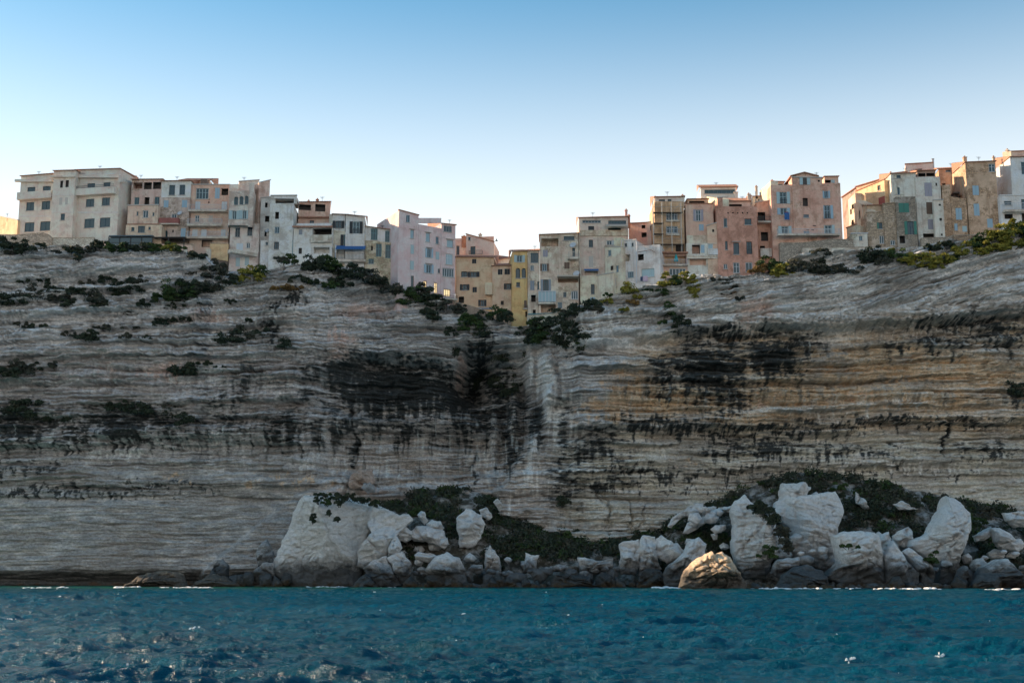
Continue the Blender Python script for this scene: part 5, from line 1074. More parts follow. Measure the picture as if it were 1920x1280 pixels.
# ---- big brown stone house
s34 = P_((158, 134, 112), .5, .38)
h = House('big brown stone house with pale blue shutters and a half fallen left wing', 'house')
h.block(1814, 1871, 305, 302.5, 440, 205.4, 205.4, s34, [('w',1854,307,1866,322,dict(c='white',m=1,t=True)),('c',1823.5,348,1835.5,366,dict(c='blue')),('c',1826,382,1836.5,404.5,dict(c='blue')),('c',1851,410,1861.5,427,dict(c='blue'))], 9, 'tile')
h.block(1785, 1814, 368, 373, 450, 205.7, 205.6, s34, [('c',1792,390,1803.5,412,dict(c='blue')),('c',1789.5,419,1795.5,432.5,dict(c='blue')),('D',1804.5,423.5,1813.5,434.5,dict(c='pale'))], 6)
h.block(1769, 1785, 347, 346, 450, 205.9, 205.8, s34, [], 6); h.block(1800, 1814, 337, 336, 366, 207.6, 207.6, P_((140, 118, 100), .5), [], 3, extra=0)
h.block(1786, 1813, 363, 362, 372, 208.6, 208.6, P_((60, 52, 48), .4), [], 2, extra=0); h.strip(1785, 1812, 361.5, 364, .5, PLANK, 'fallen_beam')
h.balcony(1782, 1838, 435.5, 441, None, 1.4); h.chimney(1809, 1815, 291.5, 304, .6, s34); h.chimney(1864, 1868, 291.5, 302, .6); h.strip(1840.5, 1850, 409, 429, .06, P_((186, 160, 156), .3), 'plaster_patch')
h.block(1805, 1814, 306, 303, 350, 210, 206, P_((216, 176, 140), .3), [], .8)
# ---- white house at the right edge
w35 = P_((208, 208, 208), .2)
h = House('white house with balconies at the right edge of the picture', 'house')
h.block(1896.5, 1990, 295, 293, 380, 206.0, 206.0, w35, [('k',1915,303.5,1930,327,dict(c='teal')),('k',1920,346,1934,360,dict(c='teal'))], 8, 'tile')
h.block(1878, 1896, 296, 292, 380, 212, 206.4, P_((236, 212, 180), .3), [('d',1884,345,1888,366,dict(dp=.3))], 1); h.block(1880, 1896, 285, 283.5, 300, 211, 210, P_((230, 206, 180), .3), [], 4); h.chimney(1884, 1889, 279, 300, .2); h.block(1890, 1990, 285, 281, 296, 210.5, 210, P_((232, 200, 186), .2), [], 5, 'cap', TILE, extra=0)
h.block(1876, 1990, 367.5, 365.5, 425, 204.4, 204.4, P_((214, 212, 212), .2), [('k',1882.5,377,1896.5,384.5,dict(c='navy')),('k',1915,373.5,1932,392,dict(c='navy')),('d',1883.5,401.5,1899,410.5,{}),('d',1916,400,1930,415,{})], 5, 'cap', cap=w35); h.balcony(1879, 1985, 396.5, 400, 383.5, 1.2, None, None, WRAIL)

# ================================================================== WALLS, PERGOLA AND OTHER THINGS ON THE EDGE
SG = P_((150, 146, 140), .5, .95)
def wallthing(label, pts, Ys, yb, th, mat, cap=None, cat='wall', name='garden_wall'):
    """a freestanding wall whose top follows these photo points"""
    h_ = House(label, cat, name, None); mb = MB(); P = [at(x, y, Y_) for (x, y), Y_ in zip(pts, Ys)]; P = [(float(a), float(b), float(c)) for a, b, c in P]
    zb = [float(at(x, y_, Y_)[2]) - 1. for (x, y), Y_, y_ in zip(pts, Ys, yb)]
    h_.org = np.array((P[0][0], P[0][1], min(zb))); h_.root = link(name, None, None, tuple(h_.org)); tag(h_.root, label, cat)
    c = MB()
    for i in range(len(P) - 1):
        a, b = P[i], P[i + 1]
        mb.hexa([(a[0], a[1], zb[i]), (b[0], b[1], zb[i + 1]), (b[0], b[1] + th, zb[i + 1]), (a[0], a[1] + th, zb[i]), (a[0], a[1], a[2]), (b[0], b[1], b[2]), (b[0], b[1] + th, b[2]), (a[0], a[1] + th, a[2])])
        c.hexa([(q[0], q[1] + dy, q[2] + dz) for dz in (.003, .12) for q, dy in ((a, -.06), (b, -.06), (b, th + .06), (a, th + .06))])
    h_.put(mb, 'wall', mat)
    h_.put(c, 'coping', cap or SG); return h_
wallthing('old stone garden wall with a round hole at the far left', [(-60, 440), (30, 441), (82, 437)], [207.5, 207.3, 207], [470, 470, 470], .8, SG)
wallthing('crumbling stone buttress where two garden walls meet', [(80, 438), (90, 440), (97, 449)], [206.5, 206.5, 206.6], [476, 478, 480], 1.2, SG, name='stone_buttress')
wallthing('pale dry stone retaining wall below the cream building', [(97, 446.5), (135, 447), (176, 446)], [207, 207, 207], [470, 470, 472], .8, P_((186, 184, 180), .3, 1.0))
wallthing('orange plastered terrace wall below the three-balcony house', [(394, 457), (428, 457)], [206.6, 206.4], [474, 478], .5, P_((214, 172, 124), .4))
wallthing('low pinkish terrace wall under the glazed pergola', [(176, 452), (290, 458.5), (362, 459)], [206.8, 206.6, 206.4], [470, 474, 480], .4, P_((190, 160, 146), .5, .2))
wallthing('mottled stone retaining wall under the big gabled house', [(1462, 456), (1504, 456), (1560, 449), (1600, 450)], [204.8, 204.6, 204.5, 204.4], [486, 486, 480, 480], 1., P_((140, 138, 134), .5, .95))
wallthing('long thin concrete ledge path below the stone houses', [(1505, 465), (1600, 464), (1680, 463)], [203.6, 203.6, 203.6], [467, 466, 465], .8, CONC, name='ledge_path')
wallthing('stone terrace wall below the tall pale house', [(1728, 447), (1770, 446), (1786, 443)], [204.4, 204.3, 204.3], [470, 468, 462], 1., SG)
wallthing('stone foundation wall under the big brown stone house', [(1786, 442), (1836, 441)], [204.8, 204.8], [462, 455], 1., P_((140, 124, 108), .5, .9))
wallthing('pale ledge wall climbing under the white cube house', [(1086, 576), (1110, 572), (1130, 560), (1165, 549), (1200, 541), (1240, 530)], [204.2, 204.0, 203.8, 203.6, 203.6, 203.6], [580, 577, 566, 555, 548, 538], .7, P_((206, 196, 180), .5), name='ledge_wall')
wallthing('brown rendered footing between the pink house and the tan house', [(850, 566), (878, 573), (926, 588)], [208.4, 208.2, 208], [585, 592, 600], .8, P_((122, 108, 96), .6), name='footing_wall')
wallthing('rough grey footing under the tall crumbling house', [(988, 592), (1040, 588), (1068, 574)], [205.6, 205.5, 205.4], [616, 612, 600], .8, P_((170, 160, 146), .6, .2), name='footing_wall')
for x, lab in ((350, 'left of two square concrete pillars under the three-balcony house'), (394, 'right of two square concrete pillars under the three-balcony house')):
    a = at(x, 470, 204.2); b_ = at(x, 512 if x == 350 else 506, 203.4); q = MB(); q.hexa([(float(a[0]) + sx * .32, float(b_[1]) + sy * .32, z) for z in (float(b_[2]) - 1.5, float(a[2])) for sx, sy in ((-1, -1), (1, -1), (1, 1), (-1, 1))])
    tag(q.build('concrete_pillar', CONC, None, (float(a[0]), float(b_[1]), float(b_[2]))), lab, 'pillar', 'concrete pillars holding the terrace')
# pergola
h = House('dark teal steel pergola with a glazed half and an open half, on the terrace', 'pergola', 'pergola', None)
f = Fac(204, 346, 450, 206.2, 205.9); h._o(f, f.sz(280, 461)[1]); za = f.sz(275, 443)[1]; zb = h.org[2]
q = MB(); f.box(q, 0, f.W * .58, za, za + .18, -3.4, .1); h.put(q, 'roof_panel', FR['navy'])
q = MB(); q.hexa([f.p(f.W * .585, za - .25, .1), f.p(f.W, za - .25, .1), f.p(f.W, za + .05, -3.2), f.p(f.W * .585, za + .05, -3.2), f.p(f.W * .585, za - .13, .1), f.p(f.W, za - .13, .1), f.p(f.W, za + .17, -3.2), f.p(f.W * .585, za + .17, -3.2)]); h.put(q, 'roof_panel', SLATE)
for i in (0, .145, .29, .435, .575, .79, .995):
    q = MB(); f.box(q, f.W * i - .06, f.W * i + .06, zb - .8, za - .004 if i < .58 else za - .26, -.06, .06); h.put(q, 'post', FR['black'])
for i in range(4):
    q = MB(); f.box(q, f.W * .145 * i + .07, f.W * (.145 * i + .14) - .07 + .02, zb - .2, za - .25, -.02, .0); h.put(q, 'glass_panel', GLASS)
q = MB(); f.box(q, .06, f.W * .575, zb + .55, zb + .62, -.03, .05); h.put(q, 'rail', FR['black'])
# scaffolding on the ochre house
h = House('tube scaffolding with dark planks standing against the ochre house', 'scaffolding', 'scaffolding', None)
f = Fac(1225, 1285, 420, 205.0, 205.0); h._o(f, f.sz(1250, 474)[1])
for x in (1226.5, 1243, 1261, 1279):
    for n_ in (0, -.9):
        q = MB(); a, z0 = f.sz(x, 474); z1 = f.sz(x, 373 if x < 1230 else 378)[1]; q.tube(f.p(a, z0, n_), f.p(a, z1, n_), .045); h.put(q, 'pole', STEEL)
for (y, x0, x1) in ((397.5, 1224.5, 1280), (417.5, 1225.5, 1244.5), (437.5, 1226, 1244.5), (457, 1227, 1284)):
    a0, z = f.sz(x0, y); a1 = f.sz(x1, y)[0]; q = MB(); f.box(q, a0, a1, z - .06, z, -.92, .04); h.put(q, 'plank', PLANK); q = MB(); q.tube(f.p(a0, z + .9, 0), f.p(a1, z + .9, 0), .03); h.put(q, 'guard_rail', STEEL)
q = MB()
for (x0, y0, x1, y1) in ((1262, 396, 1278, 379), (1243, 472, 1262, 458), (1262, 430, 1281, 429)): q.tube(f.p(*f.sz(x0, y0), .04), f.p(*f.sz(x1, y1), .04), .03)
h.put(q, 'brace', STEEL)
# parasol
a = fT.sz(1267.5, 497); z1 = fT.sz(1267.5, 475.5)[1]; c = np.array(fT.p(a[0], a[1], .35)); pr = link('parasol', None, None, tuple(c)); tag(pr, 'closed turquoise parasol on the pink terrace under the scaffolding', 'parasol')
q = MB(); q.tube((0, 0, -.1), (0, 0, z1 - a[1]), .04); link('pole', mesh_np('pole', q.v, q.f, [WRAIL]), pr)
q = MB(); H_ = z1 - a[1]
for i in range(8):
    t0, t1 = i * .7854, (i + 1) * .7854; P0 = [(.42 * math.cos(t) * (1 if k % 2 == 0 else .8), .42 * math.sin(t) * (1 if k % 2 == 0 else .8), H_ * .28) for k, t in ((i, t0), (i + 1, t1))]
    q.face([P0[0], P0[1], (.05 * math.cos(t1), .05 * math.sin(t1), H_ * .97), (.05 * math.cos(t0), .05 * math.sin(t0), H_ * .97)])
link('canopy', mesh_np('canopy', q.v, q.f, [TURQ]), pr)
# laundry
def cloth(label, f, x0, y0, x1, y1, n_, mat):
    a0, z1 = f.sz(x0, y0); a1, z0 = f.sz(x1, y1); q = MB(); k = 10
    V = [f.p(a0 + (a1 - a0) * i / k, z0 + (z1 - z0) * j / 4 + (0 if j else .06 * math.sin(i * 2.1)), n_ + .05 * math.sin(i * 1.7) * (4 - j) / 4 + d_) for d_ in (0, .02) for j in range(5) for i in range(k + 1)]
    q.v = V
    for d_ in (0, 55):
        for j in range(4):
            for i in range(k): b = d_ + j * (k + 1) + i; q.f.append((b, b + 1, b + k + 2, b + k + 1)); q.m.append(0)
    tag(q.build('laundry', mat, None, f.p(a0, z0, n_)), label, 'laundry')
f26 = Fac(1447, 1487, 400, 205.8, 205.8)
cloth('blue towel hanging over the balcony rail of the gabled house', f26, 1468, 402, 1478, 415, 1.06, BLUE)
cloth('dark red cloth draped on the balcony rail beside the blue towel', f26, 1469, 400.5, 1476, 404, 1.02, plain('red_cloth', (.24, .03, .04), .9))
fw = Fac(1193, 1238, 500, 204.3, 203.0)
cloth('white and pink washing under the big window of the white cube house', fw, 1207, 519, 1216, 528, .5, plain('pink_cloth', (.55, .42, .50), .9))
cloth('dark blue washing beside the white washing on the white cube house', fw, 1202, 520, 1206.5, 528, .5, plain('navy_cloth', (.05, .07, .14), .9))
# gull
def gull(px, py, Y_, sp, label):
    c = [float(v) for v in at(px, py, Y_)]; q = MB(); V = []
    for (y_, r_) in ((-.26, .01), (-.2, .05), (-.05, .09), (.12, .07), (.26, .02)):
        for i in range(6): t = i * 1.0472; V.append((y_, r_ * math.cos(t), r_ * math.sin(t)))
    q.v = V
    for k in range(4):
        for i in range(6): j = (i + 1) % 6; q.f.append((k * 6 + i, k * 6 + j, k * 6 + 6 + j, k * 6 + 6 + i)); q.m.append(0)
    o = q.build('gull', plain('gull_grey', (.12, .12, .12), .8)); o.location = c; tag(o, label, 'bird')
    for sg in (-1, 1):
        g = MB(); g.hexa([(-.09, sg * .05, .04), (.09, sg * .05, .04), (.05, sg * .42, .22 * sp), (-.07, sg * .42, .22 * sp), (-.09, sg * .05, .06), (.09, sg * .05, .06), (.05, sg * .42, .235 * sp), (-.07, sg * .42, .235 * sp)])
        g.hexa([(-.07, sg * .421, .22 * sp), (.05, sg * .421, .22 * sp), (-.05, sg * .75, .12 * sp), (-.09, sg * .75, .12 * sp), (-.07, sg * .421, .235 * sp), (.05, sg * .421, .235 * sp), (-.05, sg * .75, .13 * sp), (-.09, sg * .75, .13 * sp)])
        link('wing', mesh_np('wing', g.v, g.f, [o.data.materials[0]]), o)
gull(931, 451.5, 200, 1.0, 'single gull gliding in the sky above the dip between the houses')
# antennas
for (x, y0, y1, Y_, lab) in ((13, 412, 400, 214, 'thin aerial mast above the low orange house'), (397, 349, 334, 213, 'thin aerial mast on the peach three-balcony house'), (843, 420, 412, 212, 'short aerial on the tiled corner of the lilac-pink house')):
    a = at(x, y0, Y_); b_ = at(x, y1, Y_); q = MB(); q.tube((0, 0, -.3), (0, 0, float(b_[2] - a[2])), .035)
    for k in range(3): q.tube((-.35 + .1 * k, 0, float(b_[2] - a[2]) * (.95 - .12 * k)), (.35 - .1 * k, 0, float(b_[2] - a[2]) * (.95 - .12 * k)), .018)
    o = link('aerial', mesh_np('aerial', q.v, q.f, [IRON]), None, (float(a[0]), float(a[1]), float(a[2]))); tag(o, lab, 'aerial')

# ================================================================== SHRUBS ON THE CLIFF
def shrub(px, py, rx, ry, kind, label, group=None, where=None, hang=False):
    x, y, z = on_cliff(px, py + ry * .8) if where is None else [float(v) for v in at(px, py + ry * .8, where)]
    k = 1 / 11.6; RX = rx * k * 1.28; RZ = ry * k * 1.5; g = np.random.default_rng(int(abs(px) * 7 + py * 13))
    n = int(np.clip(5 + RX * RZ * 3.0, 5, 26)); P0 = np.zeros((n, 3)); P0[:, 0] = g.uniform(-1, 1, n) * RX * .82
    top = (1 - (P0[:, 0] / RX) ** 2) ** .5; P0[:, 2] = RZ * (.10 + g.uniform(0, 1, n) * 1.35 * top * g.uniform(.55, 1.05, n))
    if hang: P0[:, 2] -= RZ * g.uniform(0, .8, n)
    P0[:, 1] = -g.uniform(-.1, 1, n) * min(RX, RZ * 1.6) * .45 - .1
    rd = g.uniform(.30, .55, n) * min(max(RZ, .55), 1.6) * 1.0; per = 70 if n > 12 else 90
    V = clumps(P0, rd, per, .13 + .03 * min(RX, 2.), int(abs(px)), .75)
    m = LEAF[kind]; V2 = V
    o = link('shrub', mesh_np('foliage', V2, np.arange(len(V2)).reshape(-1, 4), [m]), None, (x, y, z)); tag(o, label, 'shrub', group)
    q = MB()
    for i in range(min(n, 6)): q.tube((P0[i, 0] * .3, .15, -.15), tuple(P0[i]), .035, 5)
    link('stem', mesh_np('stem', q.v, q.f, [BARK]), o)
    return o
GS = 'shrubs growing on the cliff'
def many(lst, kinds, label):
    for i, (cx, cy, rx, ry) in enumerate(lst): shrub(cx, cy, rx, ry, kinds[i % len(kinds)], label, GS)
many([(-6,460,22,14),(12,458,20,11)], ['dark'], 'dark scrub against the old garden wall at the far left')
many([(52,472,18,12),(30,470,16,9),(74,466,9,9)], ['dark', 'grey'], 'dark scrub in front of the garden wall with the round hole')
many([(115,474,18,7),(135,472,20,7),(158,470,18,8)], ['grey', 'dark'], 'low scrub along the foot of the pale dry stone wall')
many([(190,463,22,9),(214,467,20,9),(238,468,20,9),(262,467,18,9),(284,469,18,8)], ['dark', 'green', 'dark'], 'dark shrub in the row under the glazed pergola')
many([(304,464,14,9),(322,466,13,9),(338,468,12,7)], ['green', 'yellow'], 'pale green shrub at the right end of the row under the pergola')
many([(372,478,14,10),(410,476,14,8),(384,500,10,8)], ['dark', 'grey'], 'scrub between and beside the two concrete pillars')
many([(405,512,20,11),(425,526,18,9),(358,511,11,5)], ['grey', 'dark'], 'dark scrub below the two concrete pillars')
many([(48,527,13,5),(80,525,16,6),(148,482,5,9)], ['dark'], 'small dark tuft alone on the upper left ledges')
many([(24,562,30,13),(62,553,26,13),(95,545,18,9),(112,560,18,9),(130,570,14,8)], ['dark', 'grey'], 'dark scrub in the long straggling patch at the upper far left')
many([(148,547,18,8),(172,562,20,13),(190,572,14,9),(164,530,13,5)], ['dark', 'grey'], 'dark scrub hanging on the second upper left ledge')
many([(205,528,18,7),(240,540,26,14),(262,531,18,8),(225,549,14,8)], ['dark', 'dark', 'grey'], 'dark bush of the tight pair on the pale upper left rock')
many([(335,549,32,15),(368,540,28,17),(396,537,20,13),(310,560,20,9),(350,562,26,9)], ['green', 'dark', 'grey'], 'bush in the big green patch left of the sunlit yellow shrub')
many([(275,570,16,6),(335,574,22,5),(430,566,20,4)], ['dark'], 'thin strip of scrub below the big green patch')
many([(250,587,15,6),(70,612,24,5),(40,608,14,4)], ['grey', 'dark'], 'flat tuft of scrub in the middle of the left face')
many([(165,632,22,10),(205,616,26,5),(245,612,22,5),(240,635,14,5),(280,636,16,5),(130,628,12,4)], ['dark', 'grey'], 'dark scrub on the middle ledges of the left face')
many([(300,606,11,8),(318,600,11,8),(345,598,16,6)], ['dark'], 'round dark bush of the small trio in the middle of the left face')
many([(430,637,22,13),(455,628,18,12),(488,626,15,8)], ['dark', 'grey', 'dark'], 'dark bush in the spreading clump right of the middle of the left face')
many([(470,601,6,5),(532,645,7,12)], ['dark'], 'tiny tuft in a crack of the left face')
many([(8,700,28,12),(38,695,22,12),(66,690,10,7),(108,688,13,7)], ['dark', 'grey'], 'dark scrub on the ledge at mid height at the far left')
many([(345,696,24,11),(370,690,20,9),(415,691,11,6),(388,682,8,4)], ['dark'], 'dark scrub on the ledge under the reddish rock band')
many([(50,772,28,20),(84,778,26,20),(112,782,18,14),(24,768,14,12)], ['dark', 'grey'], 'dark shrubs hanging over the drip line at the far left')
many([(225,765,24,9),(255,768,28,11),(288,770,28,13),(318,776,24,13),(345,788,14,14),(195,758,14,6)], ['dark', 'dark', 'grey'], 'dark shrub in the long fringe over the dripping ledge')
shrub(470, 519, 17, 17, 'yellow', 'sunlit yellow-green bush at the foot of the pinkish tower house'); shrub(488, 511, 11, 13, 'green', 'dark green bush behind the sunlit yellow-green one'); shrub(447, 530, 17, 8, 'yellow', 'low yellow scrub left of the sunlit bush under the tower house')
shrub(530, 541, 18, 6, 'rust', 'rusty orange sunlit scrub on the cliff rim below the grey house'); shrub(553, 540, 16, 6, 'rust', 'second rusty scrub patch further right on the rim below the grey house')
many([(530,484,12,9),(545,486,12,10)], ['grey', 'green'], 'creeper growing on the wall base of the grey terrace house')
many([(592,500,22,16),(615,497,24,17),(640,508,18,12),(570,527,24,8),(605,535,26,8),(640,530,18,10)], ['dark', 'green', 'dark'], 'big dark bush below the loggia house and the blue awning')
many([(662,514,18,13),(690,520,20,15),(712,530,15,12),(734,541,18,12)], ['dark', 'grey'], 'dark scrub on the rim under the teal-windowed house')
many([(752,548,18,11),(770,560,22,18),(790,548,18,12),(806,558,16,11)], ['dark', 'green', 'grey'], 'dark scrub at the foot of the big lilac-pink house')
many([(818,566,16,13),(838,576,15,10),(812,592,10,16),(862,585,10,9),(798,585,8,8)], ['dark', 'grey'], 'dark scrub under the right corner of the lilac-pink house')
many([(868,566,7,7),(884,608,18,18),(905,600,15,11),(875,598,12,10)], ['dark', 'green'], 'dark bush under the tan house at the head of the gully')
many([(888,636,13,20),(892,660,11,16),(882,690,8,22),(905,625,12,14),(855,640,8,8),(845,625,10,8),(850,660,8,10)], ['dark'], 'dark bush hanging down inside the gully')
many([(932,588,18,11),(950,594,14,10)], ['green', 'dark'], 'green bush between the narrow beige and the yellow houses')
many([(925,655,18,15),(945,668,14,14),(960,690,14,18),(985,660,9,18),(915,690,14,16),(935,715,18,18),(955,735,14,16),(900,720,10,18),(975,715,9,14)], ['dark'], 'dark scrub on the broken rock right of the gully')
many([(990,626,20,14),(1015,616,24,17),(1040,610,26,20),(1066,614,24,19),(1030,636,26,12),(1056,640,18,14),(1085,628,18,18),(1092,645,14,10),(1000,640,14,8)], ['dark', 'green', 'dark'], 'dark bush of the great hanging mass under the crumbling beige house')
many([(1062,652,6,13),(1087,656,5,10),(1024,604,22,9)], ['dark'], 'trailing end of the great hanging mass under the beige house')
many([(1080,585,18,12),(1066,592,12,9),(1110,572,12,12),(1120,582,9,8)], ['dark', 'grey'], 'dark bush beside the stilted footing of the tall cream house')
many([(1180,542,11,12),(1214,546,9,9),(1135,566,10,6),(1140,548,8,4)], ['yellow', 'green'], 'yellowish tuft on the rim under the sunlit white houses')
many([(1200,556,10,5),(1185,568,12,5),(1165,580,10,5)], ['yellow', 'rust'], 'dry yellow grass along the crack below the white cube house')
many([(1248,530,10,11),(1262,528,12,9),(1285,522,14,9),(1240,548,8,8)], ['yellow', 'green'], 'green bush on the rim under the glazed room')
shrub(1300, 536, 8, 15, 'yellow', 'yellow-green creeper trailing from the rim under the salmon house', hang=True)
many([(1253,586,8,14),(1275,608,14,11),(1240,605,9,4),(1262,620,9,6)], ['green', 'dark'], 'bush stuck on the bare rock below the glazed room')
many([(1366,532,10,13),(1370,545,7,9),(1340,524,10,4)], ['grey', 'rust'], 'brown tuft under the square brown house')
many([(1418,511,14,6),(1436,492,14,13),(1424,478,8,10)], ['rust', 'green'], 'creeper climbing at the right foot of the square brown house')
many([(1450,500,16,12),(1470,508,20,12),(1455,516,16,7)], ['green', 'yellow', 'yellow'], 'sunlit green and yellow bush below the recessed house')
many([(1500,505,22,12),(1528,487,16,12),(1552,505,24,11),(1585,507,24,10),(1535,510,18,8),(1540,474,16,8)], ['grey', 'dark', 'grey'], 'grey scrub on the slope below the big gabled house')
many([(1636,482,18,12),(1650,476,16,9),(1622,488,14,8),(1660,492,16,8)], ['dark', 'grey'], 'dark bush below the rough stone house')
many([(1664,474,12,7),(1684,480,18,11),(1704,486,18,11),(1722,494,18,10)], ['yellow', 'green', 'yellow'], 'sunlit yellow bush in the row below the stone houses')
many([(1740,490,18,11),(1762,490,16,11),(1782,484,14,11),(1752,500,14,6),(1770,462,18,8),(1750,466,14,7)], ['yellow', 'yellow', 'green', 'yellow', 'dark', 'dark'], 'yellow-green bush below the tall pale house')
many([(1802,474,16,9),(1820,464,18,11),(1842,458,20,13),(1858,466,20,9),(1835,474,16,6)], ['yellow', 'yellow', 'green'], 'golden-green bush on the slope below the big brown stone house')
many([(1866,446,18,13),(1886,438,20,16),(1908,434,22,18),(1900,460,22,10),(1876,464,18,8),(1925,455,18,12),(1945,440,26,20),(1905,420,14,9)], ['yellow', 'yellow', 'green', 'yellow'], 'large golden-green bush on the rim at the right edge')
many([(1388,560,8,3),(1645,548,18,3),(1360,548,8,4)], ['grey'], 'thin tuft in the bedding of the pale right face')
many([(1900,735,14,14),(1055,940,10,11)], ['dark'], 'dark tuft in a hollow of the right face')
for (px, py, rx, ry, wy) in ((596,934,14,5,187),(615,934,14,6,187.5),(640,936,14,6,187.5),(664,940,13,6,187.5),(688,944,14,6,187.5),(712,951,14,6,186),(740,962,12,5,186),(598,944,7,7,184.4),(606,938,11,5,186.5),(626,936,11,5,186.5),(652,938,11,5,186.5),(676,943,10,5,186.5),(613,948,6,7,184.2),(636,948,5,9,184)):
    shrub(px, py - 5, rx * 1.15, ry * .8, 'green' if px % 2 else 'dark', 'green tuft on the flat top of the big white stack', GS, where=wy)
for (px, py, rx, ry) in ((586,976,3,5),(634,972,3,6),(588,968,3,4),(618,962,3,5)): shrub(px, py, rx, ry, 'dark', 'tiny tuft in a crack on the face of the big white stack', GS, where=183.2)

# ================================================================== FOAM
def wat(px, py, z=.05):
    dx, dy, dz = ray(px, py); t = (z - CAMZ) / dz; return float(dx * t), float(dy * t)
def seaH(x, y):
    i = np.interp(y, ys, np.arange(len(ys))); j = np.interp(x / max(abs(y) * .6, 20), ss, np.arange(len(ss)))
    i = int(i); j = int(j); return float(H[i:i + 2, j:j + 2].max())
FOAM = plain('sea_foam', (.80, .80, .78), .8)
def blobs(name, label, spots, seed):
    g = random.Random(seed); q = MB()
    for (x, y, rx, ry, h_) in spots:
        zo = seaH(x, y)
        n = 9; b = len(q.v); q.v.append((x, y, zo + h_ + .03))
        for rr_, zz in ((.6, h_), (1., -.05)):
            for i in range(n): t = i * 6.2832 / n; k_ = rr_ * g.uniform(.6, 1.3); q.v.append((x + rx * k_ * math.cos(t), y + ry * k_ * math.sin(t), zo + zz * g.uniform(.7, 1.2)))
        for i in range(n):
            j = (i + 1) % n; q.f += [(b, b + 1 + i, b + 1 + j), (b + 1 + i, b + 1 + n + i, b + 1 + n + j, b + 1 + j)]; q.m += [0, 0]
    o = q.build(name, FOAM); tag(o, label, None, None, 'stuff')
g = random.Random(8); sp = []
for (x0, x1, y, dens, h_) in ((40,128,1101.5,.5,.10),(215,260,1101,.8,.25),(290,400,1101.5,.45,.12),(575,650,1099.5,.35,.10),(690,760,1099.5,.3,.1),(955,1075,1099,.6,.12),(1225,1330,1102.5,.8,.22),(1330,1420,1103,.2,.1),(1425,1560,1104,.5,.2),(1560,1640,1104,.2,.08),(1640,1765,1105,.5,.3),(1825,1930,1107,.35,.12)):
    for k in range(int((x1 - x0) * dens)):
        a = wat(g.uniform(x0, x1), y + g.uniform(-.8, .9)); sp.append((a[0], a[1], g.uniform(.12, .5), g.uniform(.15, .7), h_ * g.uniform(.1, .6)))
blobs('foam', 'white foam where the swell breaks on the shore rocks', sp, 2)
sp = []
for k in range(75):
    py = 1104 + 172 * g.random() ** 2.2; a = wat(g.uniform(-20, 1940), py); s_ = g.uniform(.5, 1.2) * a[1] / 1500
    for i in range(g.randint(1, 3)): sp.append((a[0] + g.uniform(-1, 1) * s_ * 1.5, a[1] + g.uniform(-1, 1) * s_, s_ * g.uniform(.5, 1.4), s_ * g.uniform(.2, .6), s_ * .12))
for (px, py) in ((502,1116),(865,1156),(1405,1167),(1386,1170),(1122,1137),(1595,1239),(330,1157),(365,1182),(20,1162),(1760,1240)):
    a = wat(px, py); s_ = a[1] / 900
    for i in range(7): sp.append((a[0] + g.uniform(-1, 1) * s_ * 3.5, a[1] + g.uniform(-2, 2) * s_, g.uniform(.4, 1.3) * s_, g.uniform(.3, .7) * s_, s_ * .15))
blobs('whitecaps', 'small bright whitecaps scattered over the choppy sea', sp, 3)

# ================================================================== MORE ROCKS, BUSHES AND AERIALS
def fill_rocks(spots, n, Y_, s0, s1, label, group, seed):
    global rg
    rg = random.Random(seed)
    for k in range(n):
        (xa, ya, xb, yb) = rg.choice(spots); shore_row(*(lambda x, y: (x - 1, x + 1, y, y + 1))(rg.uniform(xa, xb), rg.uniform(ya, yb)), 1, Y_ + rg.uniform(-1, 2), s0, s1, [M_WHITE, M_WHITE, M_PALE], label, group)
fill_rocks([(1490, 1000, 1570, 1060), (1640, 1000, 1720, 1060), (1790, 1000, 1920, 1050), (1720, 1040, 1770, 1080)], 26, 182, 8, 20, 'white broken block packed between the big rocks of the right hand heap', 'white blocks packed between the right hand rocks', 21)
fill_rocks([(1255, 1000, 1300, 1050), (1340, 985, 1375, 1060), (1300, 955, 1370, 975)], 12, 185, 7, 15, 'white block in the scrub left of the tall pointed spire', 'white blocks left of the spire', 22)
fill_rocks([(690, 1020, 770, 1075), (755, 975, 830, 1050), (840, 1030, 990, 1075)], 20, 190, 7, 17, 'pale block among scrub and boulders right of the big flat-topped stack', 'pale blocks right of the big stack', 23)
def bank_bushes(Gr, n, seed, label, group, z0):
    g_ = np.random.default_rng(seed); X_, Y_, Z_ = Gr; k = 0
    while k < n:
        a, b = g_.integers(18, X_.shape[0]), g_.integers(0, X_.shape[1]); x, y, z = X_[a, b], Y_[a, b], Z_[a, b]
        px, py = proj(x, y - .5, z)
        if z < z0 or px > 1960: continue
        r_ = g_.uniform(6, 15); shrub(float(px), float(py), r_, r_ * g_.uniform(.5, .8), ['green', 'grey', 'dark', 'grey', 'rust' if g_.random() < .3 else 'green'][k % 5], label, group, where=float(y - .4)); k += 1
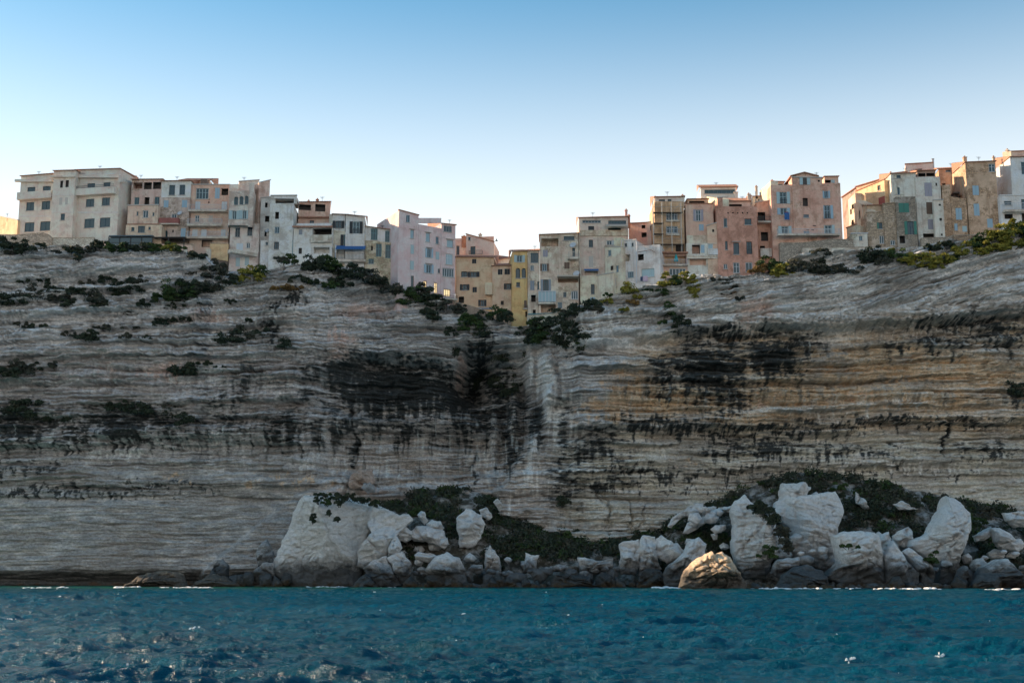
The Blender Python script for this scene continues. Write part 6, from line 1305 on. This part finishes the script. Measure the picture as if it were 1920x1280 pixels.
bank_bushes(B1, 26, 31, 'rounded bush standing out of the scrub on the middle bank', 'bushes on the middle bank', 3)
bank_bushes(B2, 34, 32, 'rounded bush standing out of the scrub above the right hand rocks', 'bushes above the right hand rocks', 5)
for (px, py, rx, ry) in ((1414, 948, 12, 9), (1430, 962, 12, 10), (1446, 978, 12, 11), (1460, 996, 10, 11), (1472, 1014, 9, 11), (1480, 1030, 7, 9)):
    shrub(px, py, rx, ry, 'dark' if px % 4 else 'grey', 'dark scrub in the slanting cleft between the spire and the largest white mass', 'scrub in the slanting cleft', where=177.5)
shrub(1438, 1040, 15, 9, 'green', 'green tuft on a ledge low on the white spire', where=174.5); shrub(1748, 1050, 11, 8, 'green', 'dark tuft under the big tilted slab', where=172); shrub(1592, 1024, 14, 5, 'green', 'thin green tuft across the broad white bedded rock', where=167.5)
for (px, y0, y1, Y_, lab) in ((70,330,319,212,'left wing of the cream building'),(185,319,309,210,'right wing of the cream building'),(262,337,326,211,'stepped brown house'),(330,339,329,211,'pale green topped house'),(456,342,330,210,'pinkish tower house'),(603,379,367,212,'reddish set back house'),(664,405,394,208,'white house above the blue awning'),(716,431,421,209,'teal-windowed house'),(1003,471,459,207,'crumbling grey-beige house'),(1112,409,396,208,'tall cream house'),(1252,370,357,207,'scaffolded house'),(1344,352,340,215,'white villa with the blue glass strip'),(1393,378,366,208,'square brown house'),(1533,334,321,208,'gabled house'),(1700,326,313,207,'white over stone house'),(1786,317,304,213,'brown house with the red tile roof'),(1838,304,292,207,'big brown stone house')):
    a = at(px, y0, Y_); b_ = at(px, y1, Y_); H_ = float(b_[2] - a[2]); q = MB(); q.tube((0, 0, -.6), (0, 0, H_), .03)
    for k in range(4): q.tube((-.4 + .07 * k, 0, H_ * (.96 - .08 * k)), (.4 - .07 * k, 0, H_ * (.96 - .08 * k)), .015)
    o = link('aerial', mesh_np('aerial', q.v, q.f, [IRON]), None, (float(a[0]), float(a[1]) + .6, float(a[2]))); tag(o, 'thin television aerial on the roof of the ' + lab, 'aerial')
